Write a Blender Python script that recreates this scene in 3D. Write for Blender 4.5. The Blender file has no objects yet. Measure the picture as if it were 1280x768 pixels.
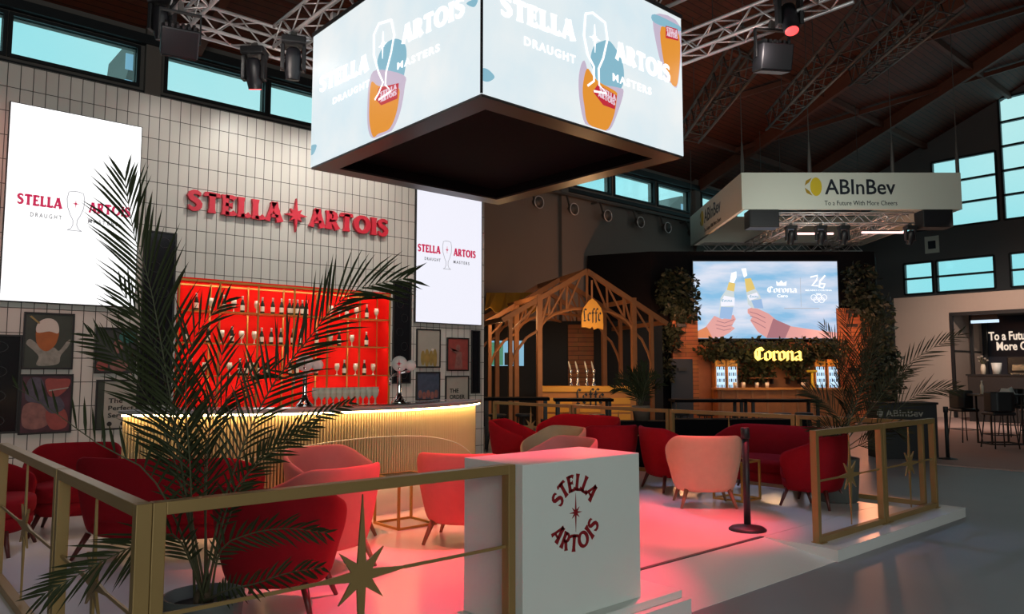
import bpy, math, random
from mathutils import Vector, Matrix
random.seed(7)
PI = math.pi
C = bpy.context.scene.collection
SC = bpy.context.scene
# ------------------------------------------------------------------ camera
CAM = Vector((0, 0, 1.6)); F = 949.02; CX, CY = 640.0, 384.0
def _n(v): return v.normalized()
_d1 = _n(Vector((1720-CX, 465-CY, F))); _d2 = _n(Vector((-200-CX, 465-CY, F)))
_d2 = _n(_d2 - _d1*_d1.dot(_d2))
_up = -_d1.cross(_d2)
if _up.y > 0: _up = -_up
RM = Matrix((_d1, _d2, _up))                       # camera (x right, y down, z forward) -> world
RIGHT = RM @ Vector((1, 0, 0)); DOWN = RM @ Vector((0, 1, 0)); FWD = RM @ Vector((0, 0, 1))
RH = Vector((RIGHT.x, RIGHT.y, 0)).normalized(); FH = Vector((FWD.x, FWD.y, 0)).normalized()
def ray(px, py): return RM @ Vector((px-CX, py-CY, F))
def on_z(px, py, z): d = ray(px, py); return CAM + d*((z-CAM.z)/d.z)
def on_y(px, py, y): d = ray(px, py); return CAM + d*((y-CAM.y)/d.y)
def on_x(px, py, x): d = ray(px, py); return CAM + d*((x-CAM.x)/d.x)
def at(px, py, dep): d = ray(px, py); return CAM + d*(dep/F)
def spot_xy(px, dep):                               # ground position at image column px, dep metres ahead
    p = FH*dep + RH*((px-CX)/F*dep); return p.x, p.y
def face(l, d):                                     # z rotation that turns local -y towards l*right + d*forward
    v = RH*l + FH*d; return math.atan2(v.x, -v.y)
FRONT = math.atan2(RH.y, RH.x)                      # local x = camera right
cam = bpy.data.cameras.new('camera'); co = bpy.data.objects.new('camera', cam); C.objects.link(co)
cam.sensor_width = 36; cam.sensor_fit = 'HORIZONTAL'; cam.lens = F/1280*36; cam.clip_end = 300; cam.clip_start = .05
m3 = Matrix((RIGHT, -DOWN, -FWD)).transposed()
co.matrix_world = Matrix.Translation(CAM) @ m3.to_4x4()
SC.camera = co

# ------------------------------------------------------------------ materials
M = {}
def mat(key, col, rough=.5, metal=0., var=.0, scale=8., bump=0., emit=None, es=0., spec=.5, sheen=0.):
    m = bpy.data.materials.new(key); m.use_nodes = True; nt = m.node_tree
    b = nt.nodes['Principled BSDF']
    b.inputs['Roughness'].default_value = rough; b.inputs['Metallic'].default_value = metal
    b.inputs['Specular IOR Level'].default_value = spec
    c = (*col, 1)
    b.inputs['Base Color'].default_value = c
    if sheen: b.inputs['Sheen Weight'].default_value = sheen; b.inputs['Sheen Tint'].default_value = c
    if var or bump:
        tc = nt.nodes.new('ShaderNodeTexCoord'); nz = nt.nodes.new('ShaderNodeTexNoise')
        nz.inputs['Scale'].default_value = scale; nz.inputs['Detail'].default_value = 4
        nt.links.new(tc.outputs['Object'], nz.inputs['Vector'])
        if var:
            mx = nt.nodes.new('ShaderNodeMix'); mx.data_type = 'RGBA'
            mx.inputs[6].default_value = (*[x*(1-var) for x in col], 1); mx.inputs[7].default_value = (*[min(1, x*(1+var)) for x in col], 1)
            nt.links.new(nz.outputs['Fac'], mx.inputs[0]); nt.links.new(mx.outputs[2], b.inputs['Base Color'])
        if bump:
            bp = nt.nodes.new('ShaderNodeBump'); bp.inputs['Strength'].default_value = bump; bp.inputs['Distance'].default_value = .01
            nt.links.new(nz.outputs['Fac'], bp.inputs['Height']); nt.links.new(bp.outputs['Normal'], b.inputs['Normal'])
    if emit is not None:
        b.inputs['Emission Color'].default_value = (*emit, 1); b.inputs['Emission Strength'].default_value = es
    M[key] = m; return m
def glow(key, col, s=1.0): return mat(key, (.02, .02, .02), .4, emit=col, es=s)

mat('gold', (.36, .225, .085), .42, .35, var=.08, scale=5)
mat('gold_thin', (.55, .30, .07), .4, .5)
mat('white_paint', (.72, .74, .70), .45, var=.03, scale=3)
mat('white_floor', (.74, .72, .70), .26, var=.03, scale=2)
mat('red_velvet', (.27, .004, .011), .9, var=.12, scale=14, sheen=.06, spec=.2)
mat('pink_velvet', (.62, .17, .15), .9, var=.08, scale=14, sheen=.1, spec=.2)
mat('peach_velvet', (.58, .38, .26), .85, var=.08, scale=14, sheen=.2)
mat('mauve_velvet', (.42, .17, .17), .85, var=.08, scale=14, sheen=.2)
mat('beige_velvet', (.36, .29, .20), .85, var=.08, scale=14, sheen=.2)
mat('leg_dark', (.10, .018, .014), .4); mat('leg_wood', (.30, .13, .07), .45)
mat('black', (.012, .012, .014), .5); mat('black_gloss', (.01, .01, .012), .2)
mat('black_matte', (.004, .0035, .005), .9, spec=.15); mat('near_black', (.008, .007, .008), .7, var=.3, scale=3)
mat('bezel', (.035, .027, .024), .35, .1)
mat('alu', (.74, .70, .70), .38, .45)
mat('chrome', (.75, .75, .75), .12, 1.); mat('steel_dark', (.11, .10, .095), .55, .4)
mat('leaf', (.034, .040, .016), .6, var=.35, scale=9, spec=.25); mat('leaf_rib', (.075, .075, .035), .6)
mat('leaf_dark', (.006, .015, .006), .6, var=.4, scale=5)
mat('leaf_olive', (.042, .040, .020), .6, var=.35, scale=9, spec=.25); mat('trunk', (.09, .06, .035), .8, var=.3, scale=30, bump=.5); mat('soil', (.03, .02, .014), .9, var=.3, scale=40)
mat('pot_grey', (.10, .105, .10), .65, var=.1, scale=6); mat('pot_brown', (.16, .12, .09), .6, var=.1)
mat('sign_red', (.62, .022, .045), .4); mat('logo_red', (.24, .008, .012), .5)
mat('dark_navy', (.012, .016, .03), .5)
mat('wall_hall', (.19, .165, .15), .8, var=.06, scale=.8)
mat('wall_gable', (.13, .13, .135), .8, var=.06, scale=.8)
mat('frame_dark', (.012, .016, .02), .5)
mat('hall_floor', (.24, .24, .265), .42, var=.12, scale=1.3, bump=.06)
mat('wood_rust', (.34, .12, .04), .6, var=.25, scale=6); mat('wood_pav', (.34, .14, .055), .6, var=.2, scale=6)
mat('yellow_paint', (.80, .38, .03), .5, var=.05); mat('orange_panel', (.55, .22, .05), .55, var=.1)
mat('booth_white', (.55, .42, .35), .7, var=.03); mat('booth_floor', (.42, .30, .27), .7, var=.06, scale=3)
mat('bar_front', (.62, .47, .24), .5); mat('bar_groove_shade', (.16, .10, .045), .7); mat('bar_base', (.80, .74, .62), .5)
mat('bar_top', (.34, .33, .31), .25, var=.1, scale=8)
mat('niche_red', (.80, .014, .010), .9, spec=.1)
mat('bottle', (.018, .022, .012), .15); mat('foil', (.75, .72, .62), .35); mat('label_cream', (.80, .72, .58), .5)
mat('glassware', (.80, .70, .55), .15, spec=.8)
mat('pic_frame', (.015, .012, .012), .4); mat('panel_flower', (.028, .026, .026), .35); mat('pic_dark', (.035, .035, .032), .4, var=.4, scale=9)
mat('pic_green', (.040, .044, .032), .4, var=.5, scale=5); mat('pic_cream', (.42, .36, .31), .5)
mat('skin_print', (.24, .10, .085), .5, var=.6, scale=14); mat('amber', (.36, .10, .02), .4, var=.3, scale=10); mat('foam', (.58, .50, .43), .5)
mat('pic_red', (.28, .055, .045), .5, var=.35, scale=12); mat('pic_blue', (.06, .075, .11), .4, var=.4, scale=14)
mat('pic_gold', (.30, .20, .06), .4, var=.35, scale=10); mat('pic_stone', (.34, .31, .26), .5, var=.1); mat('hand_grey', (.26, .24, .20), .5, var=.5, scale=16)
mat('wine', (.07, .022, .032), .4, var=.8, scale=7); mat('denim', (.075, .06, .085), .5, var=.7, scale=14)
mat('teal_print', (.03, .12, .10), .4, var=.5, scale=14)
mat('speaker_black', (.014, .014, .018), .45)
glow('scr_white', (1, 1, 1), 1.25); glow('scr_white_b', (.90, .90, 1.), .98)
glow('txt_magenta', (.62, .012, .085), .9); glow('txt_grey', (.20, .20, .22), .5)
glow('txt_pale', (.42, .42, .45), 1.)
glow('cube_white', (1, 1, 1), 1.3); glow('cube_blue', (.25, .50, .62), .95); glow('cube_orange', (.80, .30, .03), .95)
glow('cube_red', (.55, .02, .04), .95); glow('cube_lilac', (.62, .52, .66), .9); glow('cube_label', (.82, .62, .72), .95)
glow('led_warm', (1, .66, .28), 25.)
glow('led_low', (1, .72, .40), 6.); glow('neon', (1., .58, .10), 3.2); glow('fridge_glow', (.62, .82, 1.), 1.1); glow('tube_pink', (1, .55, .5), 2.2)
glow('menu_blue', (.25, .55, .75), .8); glow('menu_green', (.08, .35, .2), .6); glow('lens_red', (1, .05, .05), 3.)
glow('scr_skin', (.78, .36, .34), .95); glow('scr_orange', (.80, .24, .09), .9); glow('scr_glass', (.62, .70, .72), .95); glow('scr_gold', (.80, .58, .16), .95)
glow('scr_tex', (.48, .20, .24), .8); glow('scr_lblue', (.32, .50, .78), .95); glow('scr_letter', (1, 1, 1), 1.15); glow('booth_letter', (1, .80, .62), .9)
mat('banner_white', (.72, .74, .66), .6); mat('logo_yellow', (.70, .52, .03), .5); mat('logo_amber', (.42, .26, .02), .5); mat('ink', (.012, .018, .03), .5)

def nodes(key):
    m = bpy.data.materials.new(key); m.use_nodes = True; M[key] = m
    return m.node_tree, m.node_tree.nodes['Principled BSDF']
# stacked tile wall
nt, b = nodes('tiles'); N = nt.nodes.new; L = nt.links.new
tc = N('ShaderNodeTexCoord'); sp = N('ShaderNodeSeparateXYZ'); cb = N('ShaderNodeCombineXYZ'); mp = N('ShaderNodeMapping'); br = N('ShaderNodeTexBrick')
L(tc.outputs['Object'], sp.inputs[0]); L(sp.outputs['X'], cb.inputs['X']); L(sp.outputs['Z'], cb.inputs['Y']); L(cb.outputs[0], mp.inputs[0])
mp.inputs['Location'].default_value = (-1.355+.138*40, -5.434+.305*40, 0); L(mp.outputs[0], br.inputs['Vector'])
br.offset = 0; br.inputs['Scale'].default_value = 1; br.inputs['Brick Width'].default_value = .138; br.inputs['Row Height'].default_value = .305
br.inputs['Mortar Size'].default_value = .0055; br.inputs['Mortar Smooth'].default_value = .2; br.inputs['Bias'].default_value = 0
br.inputs['Color1'].default_value = (.53, .49, .44, 1); br.inputs['Color2'].default_value = (.57, .53, .475, 1); br.inputs['Mortar'].default_value = (.05, .042, .035, 1)
L(br.outputs['Color'], b.inputs['Base Color']); b.inputs['Roughness'].default_value = .38
bp = N('ShaderNodeBump'); bp.inputs['Strength'].default_value = .4; bp.inputs['Distance'].default_value = .006; bp.invert = True
L(br.outputs['Fac'], bp.inputs['Height']); L(bp.outputs['Normal'], b.inputs['Normal'])
# plank materials
def planks(key, c1, c2, w, gap=(.01, .006, .004), rough=.7, axes='XY', length=3., scale=1.):
    nt, b = nodes(key); N = nt.nodes.new; L = nt.links.new
    tc = N('ShaderNodeTexCoord'); sp = N('ShaderNodeSeparateXYZ'); cb = N('ShaderNodeCombineXYZ'); br = N('ShaderNodeTexBrick'); nz = N('ShaderNodeTexNoise')
    L(tc.outputs['Object'], sp.inputs[0]); L(sp.outputs[axes[0]], cb.inputs['X']); L(sp.outputs[axes[1]], cb.inputs['Y']); L(cb.outputs[0], br.inputs['Vector'])
    br.inputs['Scale'].default_value = 1; br.inputs['Brick Width'].default_value = length; br.inputs['Row Height'].default_value = w
    br.inputs['Mortar Size'].default_value = w*.05; br.inputs['Color1'].default_value = (*c1, 1); br.inputs['Color2'].default_value = (*c2, 1); br.inputs['Mortar'].default_value = (*gap, 1)
    nz.inputs['Scale'].default_value = 5; L(tc.outputs['Object'], nz.inputs['Vector'])
    mx = N('ShaderNodeMix'); mx.data_type = 'RGBA'; mx.blend_type = 'MULTIPLY'; mx.inputs[0].default_value = .5
    L(br.outputs['Color'], mx.inputs[6]); L(nz.outputs['Color'], mx.inputs[7]); L(mx.outputs[2], b.inputs['Base Color']); b.inputs['Roughness'].default_value = rough
planks('roof_wood', (.17, .042, .020), (.13, .032, .015), .16, axes='XY', length=5)
planks('wood_planks', (.46, .16, .05), (.34, .11, .035), .13, axes='XZ', length=1.6)
# LED cube picture ground: pale icy blue with soft cloudy texture shown by the diodes
def ledscreen(key, ca, cbb, s, scale=1.1, lo=.35, hi=.7, stretch=(1, 1, 1)):
    nt, b = nodes(key); N = nt.nodes.new; L = nt.links.new
    tc = N('ShaderNodeTexCoord'); mp = N('ShaderNodeMapping'); nz = N('ShaderNodeTexNoise'); rp = N('ShaderNodeValToRGB')
    mp.inputs['Scale'].default_value = stretch
    L(tc.outputs['Object'], mp.inputs[0]); L(mp.outputs[0], nz.inputs['Vector']); nz.inputs['Scale'].default_value = scale; nz.inputs['Detail'].default_value = 5
    L(nz.outputs['Fac'], rp.inputs[0]); rp.color_ramp.elements[0].position = lo; rp.color_ramp.elements[1].position = hi
    rp.color_ramp.elements[0].color = (*ca, 1); rp.color_ramp.elements[1].color = (*cbb, 1)
    b.inputs['Base Color'].default_value = (.02, .02, .02, 1)
    L(rp.outputs[0], b.inputs['Emission Color']); b.inputs['Emission Strength'].default_value = s
ledscreen('cube_screen', (.68, .81, .87), (.84, .88, .885), 1.0)
ledscreen('beach_screen', (.22, .52, .80), (.72, .78, .92), .95, scale=.9, lo=.38, hi=.62, stretch=(.5, 1, 2.2))
# window pane: clear glass
m = bpy.data.materials.new('pane'); m.use_nodes = True; nt = m.node_tree; nt.nodes.clear(); M['pane'] = m
o_ = nt.nodes.new('ShaderNodeOutputMaterial'); t_ = nt.nodes.new('ShaderNodeBsdfTransparent'); g_ = nt.nodes.new('ShaderNodeBsdfGlossy'); x_ = nt.nodes.new('ShaderNodeMixShader')
t_.inputs[0].default_value = (.93, .97, .97, 1); g_.inputs['Roughness'].default_value = .05; x_.inputs[0].default_value = .06
nt.links.new(t_.outputs[0], x_.inputs[1]); nt.links.new(g_.outputs[0], x_.inputs[2]); nt.links.new(x_.outputs[0], o_.inputs[0])

# ------------------------------------------------------------------ mesh builder
class MB:
    def __init__(s): s.v = []; s.f = []
    def add(s, vs, fs):
        n = len(s.v); s.v += [tuple(v) for v in vs]; s.f += [tuple(n+i for i in f) for f in fs]; return s
    def box(s, x0, x1, y0, y1, z0, z1):
        return s.add([(x0,y0,z0),(x1,y0,z0),(x1,y1,z0),(x0,y1,z0),(x0,y0,z1),(x1,y0,z1),(x1,y1,z1),(x0,y1,z1)],
              [(0,3,2,1),(4,5,6,7),(0,1,5,4),(1,2,6,5),(2,3,7,6),(3,0,4,7)])
    def bar(s, p, q, w, h=None, up=(0,0,1)):
        p = Vector(p); q = Vector(q); h = h or w; t = (q-p).normalized(); u = Vector(up)
        if abs(t.dot(u)) > .95: u = Vector((0, 1, 0))
        a = t.cross(u).normalized()*w/2; c = a.cross(t).normalized()*h/2
        vs = [p-a-c, p+a-c, p+a+c, p-a+c, q-a-c, q+a-c, q+a+c, q-a+c]
        return s.add(vs, [(0,3,2,1),(4,5,6,7),(0,1,5,4),(1,2,6,5),(2,3,7,6),(3,0,4,7)])
    def tube(s, pts, r, n=8, closed=False):
        pts = [Vector(p) for p in pts]; k = len(pts); rs = r if isinstance(r, (list, tuple)) else [r]*k
        vs = []; prev = None
        for i, p in enumerate(pts):
            if closed: t = pts[(i+1) % k]-pts[i-1]
            else: t = pts[min(i+1, k-1)]-pts[max(i-1, 0)]
            t.normalize()
            u = prev if prev is not None else (Vector((0,0,1)) if abs(t.z) < .9 else Vector((0,1,0)))
            a = (u - t*u.dot(t)).normalized(); prev = a; c = t.cross(a)
            for j in range(n): an = 2*PI*j/n; vs.append(p + (a*math.cos(an)+c*math.sin(an))*rs[i])
        fs = []
        for i in range(k if closed else k-1):
            i2 = (i+1) % k
            for j in range(n): j2 = (j+1) % n; fs.append((i*n+j, i*n+j2, i2*n+j2, i2*n+j))
        if not closed: fs.append(tuple(reversed(range(n)))); fs.append(tuple((k-1)*n+j for j in range(n)))
        return s.add(vs, fs)
    def lathe(s, prof, n=24, c=(0,0,0), sx=1, sy=1):
        vs = []; fs = []; k = len(prof)
        for r, z in prof:
            for j in range(n): a = 2*PI*j/n; vs.append((c[0]+r*sx*math.cos(a), c[1]+r*sy*math.sin(a), c[2]+z))
        for i in range(k-1):
            for j in range(n): j2 = (j+1) % n; fs.append((i*n+j, i*n+j2, (i+1)*n+j2, (i+1)*n+j))
        fs.append(tuple(reversed(range(n)))); fs.append(tuple((k-1)*n+j for j in range(n)))
        return s.add(vs, fs)
    def poly(s, pts, y0, y1):                       # outline in x-z, extruded along y (front at y0)
        k = len(pts)
        ar = sum(pts[i][0]*pts[(i+1) % k][1]-pts[(i+1) % k][0]*pts[i][1] for i in range(k))
        if ar < 0: pts = list(reversed(pts))
        vs = [(x, y0, z) for x, z in pts]+[(x, y1, z) for x, z in pts]
        fs = [tuple(range(k)), tuple(reversed(range(k, 2*k)))]
        for i in range(k): j = (i+1) % k; fs.append((i, i+k, j+k, j))
        return s.add(vs, fs)
    def slab(s, pts, z0, z1):                       # outline in x-y, extruded up
        k = len(pts)
        ar = sum(pts[i][0]*pts[(i+1) % k][1]-pts[(i+1) % k][0]*pts[i][1] for i in range(k))
        if ar < 0: pts = list(reversed(pts))
        vs = [(x, y, z0) for x, y in pts]+[(x, y, z1) for x, y in pts]
        fs = [tuple(reversed(range(k))), tuple(range(k, 2*k))]
        for i in range(k): j = (i+1) % k; fs.append((i, j, j+k, i+k))
        return s.add(vs, fs)
    def ribbon(s, pts, w, y0, y1, closed=False):    # 2-D stroke with mitred joints
        P = [Vector(p) for p in pts]; k = len(P); L_ = []; R_ = []
        ws = w if isinstance(w, (list, tuple)) else [w]*k
        for i in range(k):
            if closed: t = P[(i+1) % k]-P[i-1]
            else: t = P[min(i+1, k-1)]-P[max(i-1, 0)]
            t.normalize(); nn = Vector((-t.y, t.x)); L_.append(P[i]+nn*ws[i]/2); R_.append(P[i]-nn*ws[i]/2)
        for i in range(k if closed else k-1):
            j = (i+1) % k; s.poly([L_[i], L_[j], R_[j], R_[i]], y0, y1)
        return s
    def nib(s, pts, nv, y0, y1):                    # broad-nib pen stroke
        nv = Vector(nv)/2
        for a, b_ in zip(pts[:-1], pts[1:]):
            a = Vector(a); b_ = Vector(b_)
            q = [a-nv, a+nv, b_+nv, b_-nv]
            d = (b_-a); area = abs(d.x*nv.y-d.y*nv.x)
            if area < 1e-6: continue
            s.poly(q, y0, y1)
        return s
    def xf(s, mtx): s.v = [tuple(mtx @ Vector(v)) for v in s.v]; return s
    def build(s, name, m, parent=None, smooth=False, bevel=0, sub=0):
        me = bpy.data.meshes.new(name); me.from_pydata(s.v, [], s.f); me.update()
        me.materials.append(M[m] if isinstance(m, str) else m)
        if smooth:
            for p in me.polygons: p.use_smooth = True
        o = bpy.data.objects.new(name, me); C.objects.link(o)
        if parent: o.parent = parent
        if bevel:
            md = o.modifiers.new('bevel', 'BEVEL'); md.width = bevel; md.segments = 2; md.limit_method = 'ANGLE'
        if sub:
            md = o.modifiers.new('sub', 'SUBSURF'); md.levels = sub; md.render_levels = sub
        return o
def tag(o, label, cat, group=None):
    o['label'] = label; o['category'] = cat
    if group: o['group'] = group
    return o
def thing(name, label, cat, loc=(0,0,0), rz=0., group=None):
    o = bpy.data.objects.new(name, None); C.objects.link(o); o.empty_display_size = .1
    o.location = loc; o.rotation_euler = (0, 0, rz); return tag(o, label, cat, group)
def struct(name, mb, m, parent=None, **k):
    o = mb.build(name, m, parent, **k)
    if not parent: o['kind'] = 'structure'
    return o
def kids(o): return [c for c in C.objects if c.parent == o]
def copy_tree(o, parent=None):
    ch = kids(o); c = o.copy(); C.objects.link(c)
    if parent: c.parent = parent
    for k_ in ch: copy_tree(k_, c)
    return c
def dup(o, label, loc, rz=0., group=None):
    c = copy_tree(o); c.location = loc; c.rotation_euler = (0, 0, rz); c['label'] = label
    if group: c['group'] = group
    return c
ORD = ['first', 'second', 'third', 'fourth', 'fifth', 'sixth', 'seventh', 'eighth', 'ninth', 'tenth', 'eleventh', 'twelfth', 'thirteenth', 'fourteenth', 'fifteenth', 'sixteenth', 'seventeenth', 'eighteenth', 'nineteenth', 'twentieth']

# ------------------------------------------------------------------ lettering
def _stem(mb, p, q, w, fl, T, y0, y1):
    p = Vector(p); q = Vector(q); t = (q-p).normalized(); n = Vector((-t.y, t.x)); a = n*(w/2); e = n*(w/2+fl)
    m1 = p+(q-p)*.25; m2 = p+(q-p)*.75
    mb.poly([T(v) for v in (p+e, m1+a, m2+a, q+e, q-e, m2-a, m1-a, p-e)], y0, y1)
def _rib(mb, pts, w, T, y0, y1, closed=False):
    P = [Vector(p) for p in pts]; k = len(P); L_ = []; R_ = []; ws = w if isinstance(w, list) else [w]*k
    for i in range(k):
        t = (P[(i+1) % k]-P[i-1]) if closed else P[min(i+1, k-1)]-P[max(i-1, 0)]
        t.normalize(); n = Vector((-t.y, t.x)); L_.append(P[i]+n*ws[i]/2); R_.append(P[i]-n*ws[i]/2)
    for i in range(k if closed else k-1):
        j = (i+1) % k; mb.poly([T(L_[i]), T(L_[j]), T(R_[j]), T(R_[i])], y0, y1)
WID = dict(S=.62, T=.70, E=.62, L=.58, A=.78, R=.70, O=.90, I=.32)
def glyph(mb, ch, T, y0, y1, B=1.22):
    st = lambda p, q, w=.2, fl=.045: _stem(mb, p, q, w*B, fl, T, y0, y1)
    rb = lambda pts, w, closed=False: _rib(mb, pts, [x_*B for x_ in w] if isinstance(w, list) else w*B, T, y0, y1, closed)
    if ch == 'S':
        rb([(.54,.74),(.50,.86),(.38,.915),(.26,.91),(.15,.84),(.125,.73),(.17,.63),(.30,.545),(.42,.47),(.50,.36),(.49,.22),(.40,.11),(.27,.075),(.14,.12),(.06,.27)],
           [.03,.13,.16,.17,.18,.19,.20,.21,.21,.20,.19,.18,.16,.14,.03])
    elif ch == 'T': st((.35,0),(.35,.95)); rb([(.02,.80),(.08,.90),(.35,.92),(.62,.90),(.68,.80)], [.05,.17,.16,.17,.05])
    elif ch == 'E':
        st((.16,0),(.16,1)); rb([(.16,.92),(.45,.92),(.56,.84)], [.16,.16,.22]); rb([(.16,.52),(.40,.52),(.46,.52)], [.14,.14,.26]); rb([(.16,.08),(.46,.08),(.58,.17)], [.16,.16,.22])
    elif ch == 'L': st((.16,0),(.16,1)); rb([(.16,.08),(.44,.08),(.56,.18)], [.16,.16,.22])
    elif ch == 'A':
        st((.08,0),(.37,1), .14, .03); st((.66,0),(.37,1), .22, .03); rb([(.2,.29),(.56,.29)], .13)
    elif ch == 'R':
        st((.16,0),(.16,1)); rb([(.16,.92),(.36,.92),(.48,.85),(.50,.70),(.46,.56),(.34,.49),(.16,.48)], [.15,.16,.18,.20,.18,.15,.13]); st((.34,.5),(.62,.02), .2, .03)
    elif ch == 'O':
        rb([(.45+.34*math.cos(2*PI*i/20), .5+.42*math.sin(2*PI*i/20)) for i in range(20)], [.15+.07*abs(math.cos(2*PI*i/20)) for i in range(20)], True)
    elif ch == 'I': st((.16,0),(.16,1))
def word(mb, txt, x0, x1, z, h, y0, y1, sp=.04):
    tot = sum(WID[c] for c in txt)+sp*(len(txt)-1); kx = (x1-x0)/tot; x = x0
    for c in txt:
        glyph(mb, c, (lambda X: (lambda v: (X+v[0]*kx, z+v[1]*h)))(x), y0, y1); x += (WID[c]+sp)*kx
def star(mb, cx, cz, up, side, diag, core, y0, y1, dn=None):
    pts = []
    for i in range(16):
        a = PI/2 - i*PI/8
        if i % 2: r = core
        else: r = [up, diag, side, diag, dn or up, diag, side, diag][i//2]
        pts.append((cx+r*math.cos(a), cz+r*math.sin(a)))
    mb.poly(pts, y0, y1)
BL = {'C': [[(.85,1.1),(.62,1.42),(.3,1.3),(.14,.95),(.16,.4),(.42,.02),(.85,.25)], [(.48,1.4),(.48,.1)]], 'o': [[(.12,.85),(.12,.15),(.34,0),(.58,.2),(.58,.85),(.36,1),(.12,.85)]],
  'r': [[(.0,.9),(.16,1),(.16,.05),(.3,0)], [(.16,.85),(.42,1),(.56,.86)]], 'n': [[(.02,.9),(.14,1),(.14,0)], [(.14,.82),(.42,1),(.58,.86),(.58,.05),(.7,0)]],
  'a': [[(.14,.85),(.42,1),(.58,.85),(.58,.08),(.7,0)], [(.58,.55),(.2,.42),(.12,.2),(.3,0),(.58,.2)]], 'e': [[(.58,.2),(.36,0),(.12,.15),(.12,.85),(.36,1),(.56,.8),(.12,.48)]],
  'f': [[(.62,1.35),(.42,1.52),(.24,1.3),(.24,-.25)], [(.02,.95),(.5,.95)]], 'L': [[(.28,1.45),(.16,1.2),(.26,.2),(.1,0)], [(.1,.06),(.42,-.04),(.72,.16)], [(.28,1.45),(.6,1.3)]]}
def blackletter(mb, txt, x0, x1, z, xh, y0, y1):
    adv = {'C': .95, 'L': .78, 'r': .58, 'f': .60}; tot = sum(adv.get(c, .74) for c in txt); k = (x1-x0)/tot; x = x0
    for c in txt:
        for s_ in BL[c]: mb.nib([(x+p[0]*k, z+p[1]*xh) for p in s_], (.20*k, .16*xh), y0, y1)
        x += adv.get(c, .74)*k
def text_mb(txt, x0, x1, z, h, y0, y1, bold=0., spacing=1., align_h=True):
    cu = bpy.data.curves.new('t', 'FONT'); cu.body = txt; cu.size = 1; cu.offset = bold; cu.space_character = spacing; cu.resolution_u = 3; cu.extrude = .5
    to = bpy.data.objects.new('t', cu); me = bpy.data.meshes.new_from_object(to)
    vs = [v.co.copy() for v in me.vertices]; fs = [tuple(p.vertices) for p in me.polygons]
    mnx = min(v.x for v in vs); mxx = max(v.x for v in vs); mny = min(v.y for v in vs); mxy = max(v.y for v in vs)
    kx = (x1-x0)/(mxx-mnx); kz = h/(mxy-mny)
    mb = MB(); mb.add([(x0+(v.x-mnx)*kx, y0+(y1-y0)*(.5-v.z), z+(v.y-mny)*kz) for v in vs], fs)
    bpy.data.objects.remove(to); bpy.data.curves.remove(cu); bpy.data.meshes.remove(me)
    return mb
def chalice(mb, cx, z0, w, h, lw, y0, y1):             # outline of a stemmed beer glass
    r = [(.16,1.0),(.42,.97),(.50,.80),(.46,.60),(.28,.40),(.12,.28),(.11,.16),(.22,.06),(.42,.02)]
    mb.ribbon([(cx+x*w, z0+z*h) for x, z in r], lw, y0, y1); mb.ribbon([(cx-x*w, z0+z*h) for x, z in r], lw, y0, y1)
    mb.ribbon([(cx-.16*w, z0+h), (cx+.16*w, z0+h)], lw, y0, y1); mb.ribbon([(cx-.42*w, z0+.02*h), (cx+.42*w, z0+.02*h)], lw, y0, y1)

# ================================================================== THE SETTING
YH = 17.5; XG = 34.5; YN = -15.0; XN = -13.0; YW = 11.0; PZ = .10
struct('floor', MB().box(XN-.3, XG+.3, YN-.3, YH+.3, -.3, 0), 'hall_floor')
RS = .42; RZ = 9.15
def roof_z(y): return RZ + RS*(YH-y) if y > 1 else RZ + RS*(YH-1) - RS*(1-y)
ce = MB()
for ya, yb in ((YH+.4, 1), (1, YN-.4)):
    za, zb = roof_z(ya), roof_z(yb)
    ce.add([(XN-.3, ya, za), (XG+.3, ya, za), (XG+.3, yb, zb), (XN-.3, yb, zb), (XN-.3, ya, za+.25), (XG+.3, ya, za+.25), (XG+.3, yb, zb+.25), (XN-.3, yb, zb+.25)],
           [(0,3,2,1), (4,5,6,7), (0,1,5,4), (1,2,6,5), (2,3,7,6), (3,0,4,7)])
ceil = struct('ceiling', ce, 'roof_wood')
mat('rafter_wood', (.13, .038, .02), .7, var=.2, scale=4)
x = -9.
while x < XG:                                       # timber rafters, with purlins and diagonal ribs
    MB().bar((x, YH-.05, roof_z(YH-.05)-.22), (x, 1, roof_z(1)-.22), .18, .42).build('rafter', 'rafter_wood', ceil); x += 4.9
for y in (15.4, 12.2, 9., 5.8, 2.6):
    MB().bar((XN, y, roof_z(y)-.12), (XG, y, roof_z(y)-.12), .14, .22).build('purlin', 'rafter_wood', ceil)
x = 10.
while x < XG-6:
    MB().bar((x, 15.4, roof_z(15.4)-.16), (x+9.8, 5.8, roof_z(5.8)-.16), .12, .16).build('diagonal_rib', 'rafter_wood', ceil); x += 4.9
# long hall wall with its strip of high windows
WX = [(-.23,2.03),(2.19,4.48),(5.13,7.38),(7.53,9.77),(9.92,12.1),(12.8,15.1),(15.25,17.5),(17.8,20.03),(20.3,22.5),(22.77,24.7),(25.6,28.0),(28.1,30.4)]
Z0, Z1 = 7.88, 8.66
wb = MB().box(XN, XG, YH, YH+.25, 0, Z0).box(XN, XG, YH, YH+.25, Z1, RZ+.15)
xs = [XN]+[v for w in WX for v in w]+[XG]
for i in range(0, len(xs), 2): wb.box(xs[i], xs[i+1], YH, YH+.25, Z0, Z1)
for x in (4.8, 12.45, 17.65, 25.15, 11.9): wb.box(x-.16, x+.16, YH-.14, YH, 0, RZ+.1)
struct('wall_back', wb, 'wall_hall')
tr = MB().box(XN, XG, YH-.2, YH, Z1+.1, Z1+.3).box(XN, XG, YH-.1, YH, Z0-.28, Z0-.16)
struct('trim_1', tr, 'frame_dark')
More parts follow.
